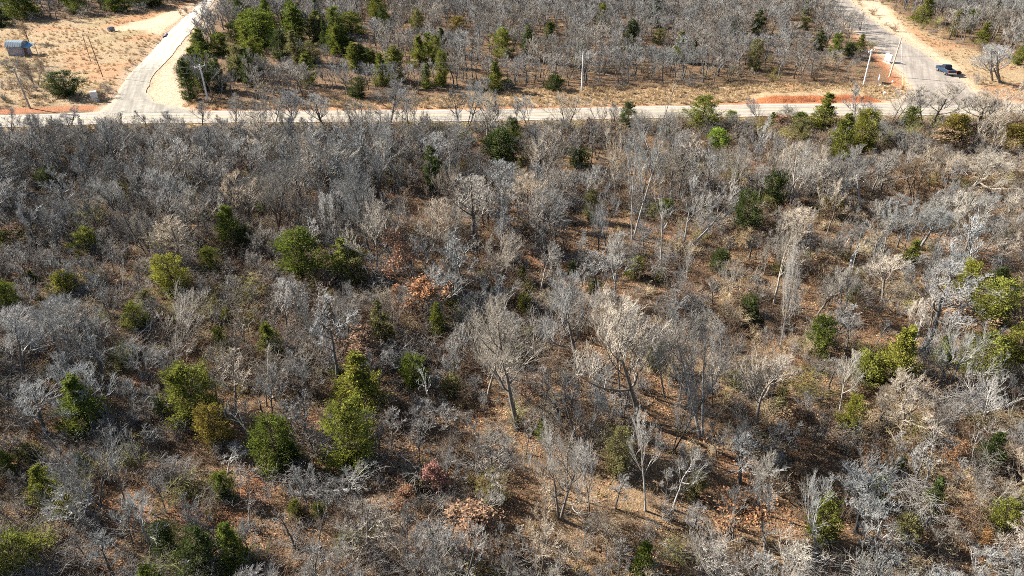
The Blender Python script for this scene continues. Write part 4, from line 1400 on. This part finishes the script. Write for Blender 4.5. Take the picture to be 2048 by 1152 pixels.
gp = jitter_grid(135, 260, 1.05, 10, 60)
on = np.maximum.reduce([sdf_poly(gp[:, 0], gp[:, 1], p) for p in (FIELD, NVERGE, EASTSTRIP)])
off = np.maximum.reduce([sdf_poly(gp[:, 0], gp[:, 1], p) for p in (LANE_P, DIRT_P, PALE_E, RED_R, REDN_L, PALE_F)])
vg = sdf_poly(gp[:, 0], gp[:, 1], NVERGE) > 0
dn = fbm(gp[:, 0], gp[:, 1], 8, 3)
g1 = gp[(on > -.5) & (off < -.6) & (r.rand(len(gp)) < np.where(vg, .95, np.clip((dn - .3) * 1.6, .05, .6))) & (gp[:, 1] > interp_edge(RN, gp[:, 0]) + 1.2)]
TF = [[holder(m) for m in TUFT]]
G1 = rows_for(g1, .4, 1.05, 4)
vk = np.where(sdf_poly(g1[:, 0], g1[:, 1], NVERGE) > 0, 1.5, 1.0)
G1[:, 4] *= vk; G1[:, 5] *= vk
scatter('dry_grass', 'golden dry grass of the field and the far road verge', G1, TF, (.47, .335, .19))
sp_ = jitter_grid(118, 140, 1.0, 12, 60)
dd_ = interp_edge(RS, sp_[:, 0]) - sp_[:, 1]
g2 = sp_[(dd_ > .4) & (dd_ < 5.5) & (r.rand(len(sp_)) < .8)]
sg = jitter_grid(24, 120, 2.4, 14, 40)
sg = sg[(fbm(sg[:, 0] + 5, sg[:, 1] + 71, 14, 3) > .52)]
scatter('verge_grass', 'tan dry grass on the near verge and in woodland openings', rows_for(np.concatenate([g2, sg]), .5, 1.0, 4), TF, (.42, .33, .17))

# ------------------------------------------------------------------ poles and wires
M_POLE = simple('weathered_pole', (.56, .54, .52), .8, .2, var=.2, scale=2)
M_POLEG = simple('grey_pole', (.34, .3, .26), .8, .2, var=.2, scale=2)
M_POLEB = simple('brown_pole', (.2, .12, .075), .8, .2, var=.2, scale=2)
M_POLET = simple('tan_pole', (.52, .4, .29), .8, .2, var=.15, scale=2)
M_STEEL = simple('galvanised_steel', (.55, .56, .58), .4, .5, .6)
M_PORC = simple('porcelain', (.72, .72, .72), .3, .5)
M_WIRE = simple('aluminium_wire', (.3, .3, .31), .5, .4, .5)
M_YGUARD = simple('yellow_plastic', (.75, .47, .05), .5, .4)

def utility_pole(bx, by, tx, ty, mat, label, arm=True, r0=.16, arm_rot=0.0, extra=None, group='roadside utility poles'):
    g = G(bx, by); h, ln = height_lean(bx, by, tx, ty)
    e = empty('utility_pole', (g.x, g.y, gz(g.x, g.y)))
    e.rotation_euler = (0, math.atan2(ln, h) * .8, 0)
    m = MB(); m.cyl((0, 0, -.6), (0, 0, h), r0, r0 * .62, 12); m.build('shaft', mat, e, smooth=False)
    if arm:
        rot = Matrix.Rotation(arm_rot, 4, 'Z')
        ar = MB(); ar.box((0, 0, h - .45), (2.4, .11, .13), rot); ar.build('crossarm', mat if mat != M_POLEB else M_POLE, e)
        for s in (-1, 1):
            br = MB(); p = rot @ Vector((s * .75, .09, h - .5)); q = rot @ Vector((0, .16, h - 1.15))
            br.cyl(q, p, .025, None, 6); br.build('brace', M_STEEL, e)
        for s in (-1.1, -.55, 1.1):
            p = rot @ Vector((s, 0, h - .38))
            ins = MB()
            for k, rr in enumerate((.07, .1, .08, .1, .06)):
                ins.cyl(p + Vector((0, 0, k * .06)), p + Vector((0, 0, k * .06 + .055)), rr, rr * .8, 10)
            ins.build('insulator', M_PORC, e)
    else:
        ins = MB()
        for k, rr in enumerate((.06, .09, .07, .09, .05)):
            ins.cyl((0, 0, h + k * .07), (0, 0, h + k * .07 + .065), rr, rr * .8, 10)
        ins.build('insulator', M_PORC, e)
        bk = MB(); bk.box((.16, 0, h - 1.4), (.2, .08, .3)); bk.build('bracket', M_STEEL, e)
    if extra == 'transformer':
        t = MB(); t.cyl((.36, -.1, h - 2.3), (.36, -.1, h - 1.45), .2, .2, 14); tr = t.build('transformer', M_STEEL, e)
        t = MB(); t.cyl((.36, -.1, h - 1.45), (.36, -.1, h - 1.2), .05, .03, 8); t.build('bushing', M_PORC, tr)
    tag(e, label, 'utility pole', group)
    bpy.context.view_layer.update()
    return e, h

poles = []
poles.append(utility_pole(60, 216, 26, 137, M_POLEG, 'grey utility pole with slanting crossarm at the far left roadside', True, .22, -.5))
poles.append(utility_pole(417, 205, 399, 130, M_POLE, 'grey utility pole with triple insulators beside the gravel lane woods', True, .22, .9, None))
poles.append(utility_pole(1163, 188, 1166, 109, M_POLE, 'lone slim pale utility pole on the grassy verge across the road', False, .2))
poles.append(utility_pole(1727, 171, 1744, 97, M_POLE, 'pale utility pole with white crossarm left of the dirt road', True, .22, .6, None))
p4 = utility_pole(1779, 153, 1804, 73, M_POLET, 'tan guyed utility pole standing right in front of the dirt road', False, .2, 0, None)
utility_pole(181, 121, 164, 67, M_POLEB, 'shorter of two dark brown bare poles in the shed field', False, .1, 0, None, 'brown field poles')
utility_pole(205, 152, 174, 70, M_POLEB, 'taller of two dark brown bare poles in the shed field', False, .11, 0, None, 'brown field poles')
for x, y in ((60, 216),):
    pass
rdir = (RN[6] - RN[3]).normalized()
def top_of(p, dz=-.3, side=0.0):
    e, h = p
    q = e.matrix_world @ Vector((0, side, h + dz))
    return q
def wire(a, b_, sag, label):
    n = 24
    pts = [a.lerp(b_, i / n) - Vector((0, 0, sag * 4 * (i / n) * (1 - i / n))) for i in range(n + 1)]
    v, f = tube_arrays([(pts, [.016] * (n + 1))], 4)
    tag(link('power_line', mesh_arrays('power_line', v, f, M_WIRE)), label, 'wire', 'overhead power lines')
offL = top_of(poles[0]) + Vector((-70, -4, 0)); offR = top_of(poles[3]) + Vector((75, 10, 0))
spans = [(offL, top_of(poles[0]), 'left of the far left pole'), (top_of(poles[0]), top_of(poles[1]), 'from the far left pole to the gravel lane pole'),
         (top_of(poles[1]), top_of(poles[2]), 'from the gravel lane pole to the lone verge pole'), (top_of(poles[2]), top_of(poles[3]), 'from the lone verge pole to the white crossarm pole'),
         (top_of(poles[3]), offR, 'over the dirt road and pickup')]
for a_, b2, s in spans:
    for k, (dz, nm) in enumerate(((.05, 'upper'), (-1.2, 'lower'))):
        wire(a_ + Vector((0, 0, dz)), b2 + Vector((0, 0, dz)), .9, f'thin {nm} power line strung {s}')
wire(top_of(poles[3], -.6), top_of(p4, -.3), .25, 'short thin power line between the two poles by the dirt road')
# guy wire with its yellow guard
ga = G(1806, 172); gt = top_of(p4, -.5)
e = empty('guy_wire', (ga.x, ga.y, gz(ga.x, ga.y)))
d = gt - e.location
v, f = tube_arrays([([Vector((0, 0, -.1)), d], [.012, .012])], 4)
link('cable', mesh_arrays('cable', v, f, M_STEEL), e)
m = MB(); m.cyl(d.normalized() * .1, d.normalized() * 2.3, .06, .05, 8); m.build('guard', M_YGUARD, e)
tag(e, 'guy wire with yellow plastic guard beside the dirt road', 'guy wire')

# ------------------------------------------------------------------ shed
M_WALL = simple('painted_boards', (.3, .285, .33), .8, .2, var=.1)
M_TIN = simple('tin_roof', (.15, .2, .245), .8, .2, 0.0, var=.12, scale=1.5)
M_BLUE = simple('blue_tin', (.16, .33, .44), .5, .4, .2, var=.15)
M_DOOR = simple('red_brown_door', (.2, .075, .06), .7, .3)
M_GLASS = simple('dark_glass', (.02, .025, .03), .12, .5, var=.05)
def shed():
    g = G(33, 109)
    e = empty('shed', (g.x, g.y + 1.6, gz(g.x, g.y)), (0, 0, math.radians(-7)))
    Wd, D, Hh = 4.3, 3.2, 2.5
    bw = .24
    n = int(Wd / bw)
    wl_ = MB(); wl_.prism([(-D / 2, -.1), (D / 2, -.1), (D / 2, Hh), (D * .32, Hh + .75), (0, Hh + 1.1), (-D * .32, Hh + .75), (-D / 2, Hh)], 'x', -Wd / 2, Wd / 2)
    w = wl_.build('wall', M_WALL, e)
    me = None
    for i in range(n):
        if me is None:
            b = MB(); b.box((0, 0, 0), (bw * .93, .03, Hh)); pl = b.build('plank', M_WALL, w); me = pl.data
        else:
            pl = link('plank', me, w)
        pl.location = (-Wd / 2 + bw * (i + .5) * Wd / (n * bw), -D / 2 - .016, Hh / 2 - .02)
    prof = [(-D / 2 - .28, Hh - .12), (-D * .33, Hh + .82), (0, Hh + 1.2), (D * .33, Hh + .82), (D / 2 + .28, Hh - .12)]
    rf = None
    for k in range(4):
        (y0, z0), (y1, z1) = prof[k], prof[k + 1]
        b = MB()
        nn = Vector((0, -(z1 - z0), y1 - y0)).normalized() * .05
        x0, x1 = -Wd / 2 - .25, Wd / 2 + .25
        pts = [Vector((x0, y0, z0)), Vector((x1, y0, z0)), Vector((x1, y1, z1)), Vector((x0, y1, z1))]
        vs = [b.bm.verts.new(p) for p in pts] + [b.bm.verts.new(p + nn) for p in pts]
        for q in ((0, 1, 2, 3), (4, 5, 6, 7), (0, 1, 5, 4), (1, 2, 6, 5), (2, 3, 7, 6), (3, 0, 4, 7)):
            b.bm.faces.new([vs[i] for i in q])
        pnl = b.build('roof_panel', M_TIN, e)
        for s in range(7):
            x = x0 + (s + .5) * (x1 - x0) / 7
            rb = MB(); rb.cyl(Vector((x, y0, z0)) + nn * 1.3, Vector((x, y1, z1)) + nn * .8, .014, None, 5); rb.build('rib', M_TIN, pnl)
    # porch roof on the right end, door below it
    b = MB()
    a0, a1 = Vector((Wd / 2 + .02, -D * .48, Hh - .15)), Vector((Wd / 2 + 1.9, -D * .30, Hh - .55))
    a2, a3 = Vector((Wd / 2 + 1.9, D * .46, Hh + .05)), Vector((Wd / 2 + .02, D * .46, Hh + .5))
    vs = [b.bm.verts.new(p) for p in (a0, a1, a2, a3)] + [b.bm.verts.new(p + Vector((0, 0, .06))) for p in (a0, a1, a2, a3)]
    for q in ((0, 1, 2, 3), (4, 5, 6, 7), (0, 1, 5, 4), (1, 2, 6, 5), (2, 3, 7, 6), (3, 0, 4, 7)):
        b.bm.faces.new([vs[i] for i in q])
    b.build('porch_roof', M_BLUE, e)
    for p in (a1, a2):
        c = MB(); c.box((p.x - .1, p.y + (.06 if p is a1 else -.06), (p.z - .1) / 2), (.12, .12, p.z + .1)); c.build('porch_post', M_WALL, e)
    dr = MB(); dr.box((Wd / 2 + .03, -.35, 1.0), (.05, .95, 2.0)); do = dr.build('door', M_DOOR, e)
    h = MB(); h.box((Wd / 2 + .08, -.02, 1.0), (.06, .06, .12)); h.build('handle', M_STEEL, do)
    tag(e, 'small pale plank shed with tin barn roof and blue porch', 'shed')
shed()

# ------------------------------------------------------------------ mailbox cabinets
M_CAB = simple('white_cabinet', (.8, .79, .76), .5, .35, var=.05)
M_CABD = simple('cabinet_door', (.7, .7, .68), .5, .35, var=.05)
M_CONC = simple('concrete', (.45, .43, .4), .9, .2)
def cabinet(px, py, rotz, wdt, dpt, hgt, label):
    g = G(px, py)
    e = empty('mailbox_cabinet', (g.x, g.y, gz(g.x, g.y)), (0, 0, rotz))
    s = MB(); s.box((0, 0, .04), (wdt * 1.35, dpt * 1.5, .2)); s.build('slab', M_CONC, e, .015)
    p = MB()
    p.cyl((0, 0, .1), (0, 0, .62), .16, .13, 10); p.build('pedestal', M_CAB, e)
    c = MB(); c.box((0, 0, .6 + hgt / 2), (wdt, dpt, hgt)); cb = c.build('cabinet', M_CAB, e, .02)
    rf = MB(); rf.prism([(-dpt / 2 - .05, .6 + hgt + .002), (dpt / 2 + .05, .6 + hgt + .002), (dpt / 2 + .03, .6 + hgt + .08), (0, .6 + hgt + .13), (-dpt / 2 - .03, .6 + hgt + .08)], 'x', -wdt / 2 - .04, wdt / 2 + .04)
    rf.build('cap', M_CAB, e)
    n, k = 2, 6
    me = None
    for i in range(n):
        for j in range(k):
            if me is None:
                b = MB(); b.box((0, 0, 0), (wdt / n * .88, .03, hgt / k * .86)); dd = b.build('compartment_door', M_CABD, cb); me = dd.data
            else:
                dd = link('compartment_door', me, cb)
            dd.location = (-wdt / 2 + wdt / n * (i + .5), -dpt / 2 - .014, .6 + hgt / k * (j + .5))
    tag(e, label, 'mailbox', 'white mailbox cabinets')
cabinet(1772, 123.5, math.radians(-62), .95, .5, 1.45, 'taller white mailbox cabinet, farther left of the pair by the dirt road')
cabinet(1778, 126, math.radians(-62), .9, .5, 1.4, 'white mailbox cabinet nearest the tan guyed pole by the dirt road')
cabinet(191, 201, math.radians(28), 1.3, .8, 1.35, 'bluish white mailbox cabinet at the gravel lane mouth')

# ------------------------------------------------------------------ signboard, stones, pipe, boulder
M_TEAL = simple('teal_panel', (.16, .42, .42), .5, .4)
M_LAV = simple('lavender_panel', (.58, .5, .62), .5, .4)
def sign():
    g = G(1755, 165)
    e = empty('signboard', (g.x, g.y, gz(g.x, g.y)), (0, 0, math.radians(66)))
    for s in (-1.2, 1.2):
        m = MB(); m.box((s, 0, .75), (.1, .1, 1.7)); m.build('post', M_WALL, e)
    m = MB(); m.box((0, -.08, 1.15), (2.9, .06, 1.2)); b = m.build('board', M_LAV, e, .01)
    m = MB(); m.box((-.35, -.125, 1.0), (1.6, .02, .75)); m.build('teal_field', M_TEAL, b)
    tag(e, 'lavender and teal signboard on posts by the dirt road corner', 'sign')
sign()
M_STONE = simple('white_limestone', (.75, .74, .7), .9, .2, var=.1)
M_ROCK = simple('grey_rock', (.2, .19, .2), .9, .2, var=.3, scale=1.5)
M_RUST = simple('dark_stump', (.07, .04, .03), .9, .2, var=.3)
def rock_mesh(seed, s, mat):
    rg = random.Random(seed)
    bm = bmesh.new()
    bmesh.ops.create_icosphere(bm, subdivisions=2, radius=1)
    for v in bm.verts:
        k = 1 + rg.uniform(-.16, .16)
        v.co = Vector((v.co.x * s[0] * k, v.co.y * s[1] * k, max(v.co.z, -.5) * s[2] * k))
    me = bpy.data.meshes.new('rock'); bm.to_mesh(me); bm.free(); me.materials.append(mat)
    return me
for i, (x, y, s) in enumerate([(1761, 169, .22), (1770, 172, .3), (1775, 173.5, .25), (1781, 175, .32), (1790, 177, .3), (1795, 177, .2), (1801, 176, .24), (1770, 186, .38), (1786, 163, .3)]):
    g = G(x, y)
    o = link('white_stone', rock_mesh(700 + i, (s, s * .8, s * .8), M_STONE), None, (g.x, g.y, gz(g.x, g.y) + s * .25))
    lab = ['small white stone nearest the signboard', 'second white stone right of the signboard', 'third white stone in the row right of the signboard', 'fourth and largest white stone in the row right of the signboard',
           'fifth white stone in the row right of the signboard', 'smallest white stone in the row, sixth from the signboard', 'last white stone of the row, nearest the yellow guard',
           'lone large white stone between the signboard row and paved road', 'lone white stone behind the row of stones'][i]
    tag(o, lab, 'stone', 'white stones at the road corner')
g = G(223, 62)
tag(link('boulder', rock_mesh(720, (1.15, .9, .95), M_ROCK), None, (g.x, g.y, gz(g.x, g.y) + .4)), 'grey rounded boulder alone on the shed field', 'boulder')
g = G(1917, 147)
tag(link('tree_stump', rock_mesh(721, (.75, .5, .5), M_RUST), None, (g.x, g.y, gz(g.x, g.y) + .2)), 'dark brown stump on pale soil behind the pickup', 'stump')
def pipe():
    a_, b2 = G(329, 74), G(337, 63)
    e = empty('culvert_pipe', (a_.x, a_.y, gz(a_.x, a_.y) + .35))
    d = b2 - a_; d.z = 0
    n = d.normalized()
    up = Vector((0, 0, 1)); s = n.cross(up)
    V, F = [], []
    L = 4.2; rings = 24; seg = 14
    for k, sgn in ((0, 1), (1, -1)):
        for i in range(rings + 1):
            rr = (.42 + .02 * (i % 2)) - .05 * k
            for j in range(seg):
                t = 2 * math.pi * j / seg
                V.append(tuple(n * L * i / rings + s * rr * math.cos(t) + up * rr * math.sin(t)))
    o_ = (rings + 1) * seg
    for k in (0, 1):
        for i in range(rings):
            for j in range(seg):
                q = k * o_ + i * seg + j; q2 = k * o_ + i * seg + (j + 1) % seg
                F.append((q, q2, q2 + seg, q + seg))
    for i in (0, rings):
        for j in range(seg):
            q = i * seg + j; q2 = i * seg + (j + 1) % seg
            F.append((q, q2, q2 + o_, q + o_))
    link('barrel', mesh_arrays('barrel', V, F, simple('blue_grey_plastic', (.16, .17, .24), .5, .4)), e)
    tag(e, 'blue-grey corrugated culvert pipe lying beside the gravel lane', 'pipe')
pipe()

# ------------------------------------------------------------------ pickup truck
def pickup():
    a_, b2 = G(1876, 143), G(1907, 154)           # nose, tail
    mid = (a_ + b2) / 2
    mid = mid + Vector((.3, .9, 0))
    d = G(1842, 103) - G(1912, 150)
    ang = math.atan2(d.y, d.x) + math.radians(6)
    e = empty('pickup_truck', (mid.x, mid.y, .04), (0, 0, ang), (1.1, 1.1, 1.1))
    paint, pt, pb = new_mat('dark_blue_paint')
    pb.inputs['Base Color'].default_value = (.006, .022, .055, 1); pb.inputs['Roughness'].default_value = .25; pb.inputs['Specular IOR Level'].default_value = .6
    tcx = N(pt, 'ShaderNodeTexCoord')
    pt.links.new(mrange(pt, noise(pt, tcx.outputs['Object'], 2.0), .3, .7, .3, .5), pb.inputs['Roughness'])
    chrome = simple('chrome', (.8, .8, .8), .15, .5, 1.0, var=.05)
    black = simple('black_rubber', (.02, .02, .02), .8, .3)
    red = simple('red_lens', (.45, .02, .03), .25, .5)
    clear = simple('clear_lens', (.85, .85, .85), .15, .5)
    bedm = simple('bed_liner', (.09, .09, .1), .8, .3)
    W2 = .97
    m = MB(); m.prism([(-2.75, .5), (2.72, .48), (2.78, .75), (2.74, 1.05), (1.15, 1.16), (-.75, 1.16), (-.75, .78), (-2.75, .78)], 'y', -W2, W2)
    m.build('body', paint, e, .04)
    m = MB(); m.prism([(1.2, 1.15), (.55, 1.82), (-.5, 1.86), (-.78, 1.15)], 'y', -W2 + .1, W2 - .1)
    for v in m.bm.verts:
        if v.co.z > 1.5: v.co.y *= .84
    cabn = m.build('cab', paint, e, .03)
    def quad(name, pts, mat, par):
        b = MB(); n = (Vector(pts[1]) - Vector(pts[0])).cross(Vector(pts[2]) - Vector(pts[0])).normalized() * .02
        vs = [b.bm.verts.new(Vector(p)) for p in pts] + [b.bm.verts.new(Vector(p) + n) for p in pts]
        for q in ((0, 1, 2, 3), (4, 5, 6, 7), (0, 1, 5, 4), (1, 2, 6, 5), (2, 3, 7, 6), (3, 0, 4, 7)):
            b.bm.faces.new([vs[i] for i in q])
        return b.build(name, mat, par)
    quad('windshield', [(1.13, -.78, 1.24), (1.13, .78, 1.24), (.62, .68, 1.77), (.62, -.68, 1.77)], M_GLASS, cabn)
    quad('rear_window', [(-.745, .7, 1.26), (-.745, -.7, 1.26), (-.545, -.62, 1.76), (-.545, .62, 1.76)], M_GLASS, cabn)
    for s in (-1, 1):
        y0, y1 = s * (W2 - .115), s * (W2 - .235)
        for xa, xb, xc, xd in ((1.0, .22, .22, .55), (.14, -.62, -.45, .14)):
            quad('side_window', [(xa, y0, 1.26), (xb, y0, 1.26), (xc, y1, 1.74), (xd, y1, 1.74)][::s], M_GLASS, cabn)
        b = MB(); b.box((-1.75, s * (W2 - .06), .98), (2.0, .12, .42)); bs = b.build('bed_side', paint, e, .03)
        b = MB(); b.box((-1.75, s * (W2 - .06), 1.205), (2.0, .13, .03)); b.build('bed_rail', bedm, bs)
        b = MB(); b.box((1.0, s * (W2 + .1), 1.22), (.16, .2, .14)); b.build('mirror', paint, e, .02)
        b = MB(); b.box((2.74, s * .72, .86), (.12, .4, .2)); b.build('headlight', clear, e, .02)
        b = MB(); b.box((-2.77, s * .86, .92), (.08, .18, .42)); b.build('tail_light', red, e, .015)
        for x in (1.75, -1.7):
            w = empty('wheel', (x, s * (W2 - .12), .4)); w.parent = e
            t = MB(); t.cyl((0, -.13, 0), (0, .13, 0), .4, .4, 20); t.build('tyre', black, w, .03)
            t = MB(); t.cyl((0, s * .1, 0), (0, s * .145, 0), .25, .22, 14); t.build('rim', chrome, w)
        for x in (.65, -.2):
            b = MB(); b.box((x - .25, s * (W2 + .012), 1.02), (.16, .03, .04)); b.build('door_handle', chrome, e)
    b = MB(); b.box((-1.75, 0, .82), (2.0, 1.66, .06)); b.build('bed_floor', bedm, e)
    b = MB(); b.box((-2.73, 0, .98), (.07, 1.7, .44)); b.build('tailgate', paint, e, .015)
    b = MB(); b.box((-2.86, 0, .6), (.18, 1.8, .18)); b.build('rear_bumper', chrome, e, .03)
    b = MB(); b.box((2.83, 0, .58), (.16, 1.85, .2)); b.build('front_bumper', chrome, e, .03)
    b = MB(); b.box((2.765, 0, .87), (.06, .95, .24)); b.build('grille', black, e, .01)
    tag(e, 'dark blue pickup truck parked on the dirt road shoulder', 'pickup truck')
pickup()
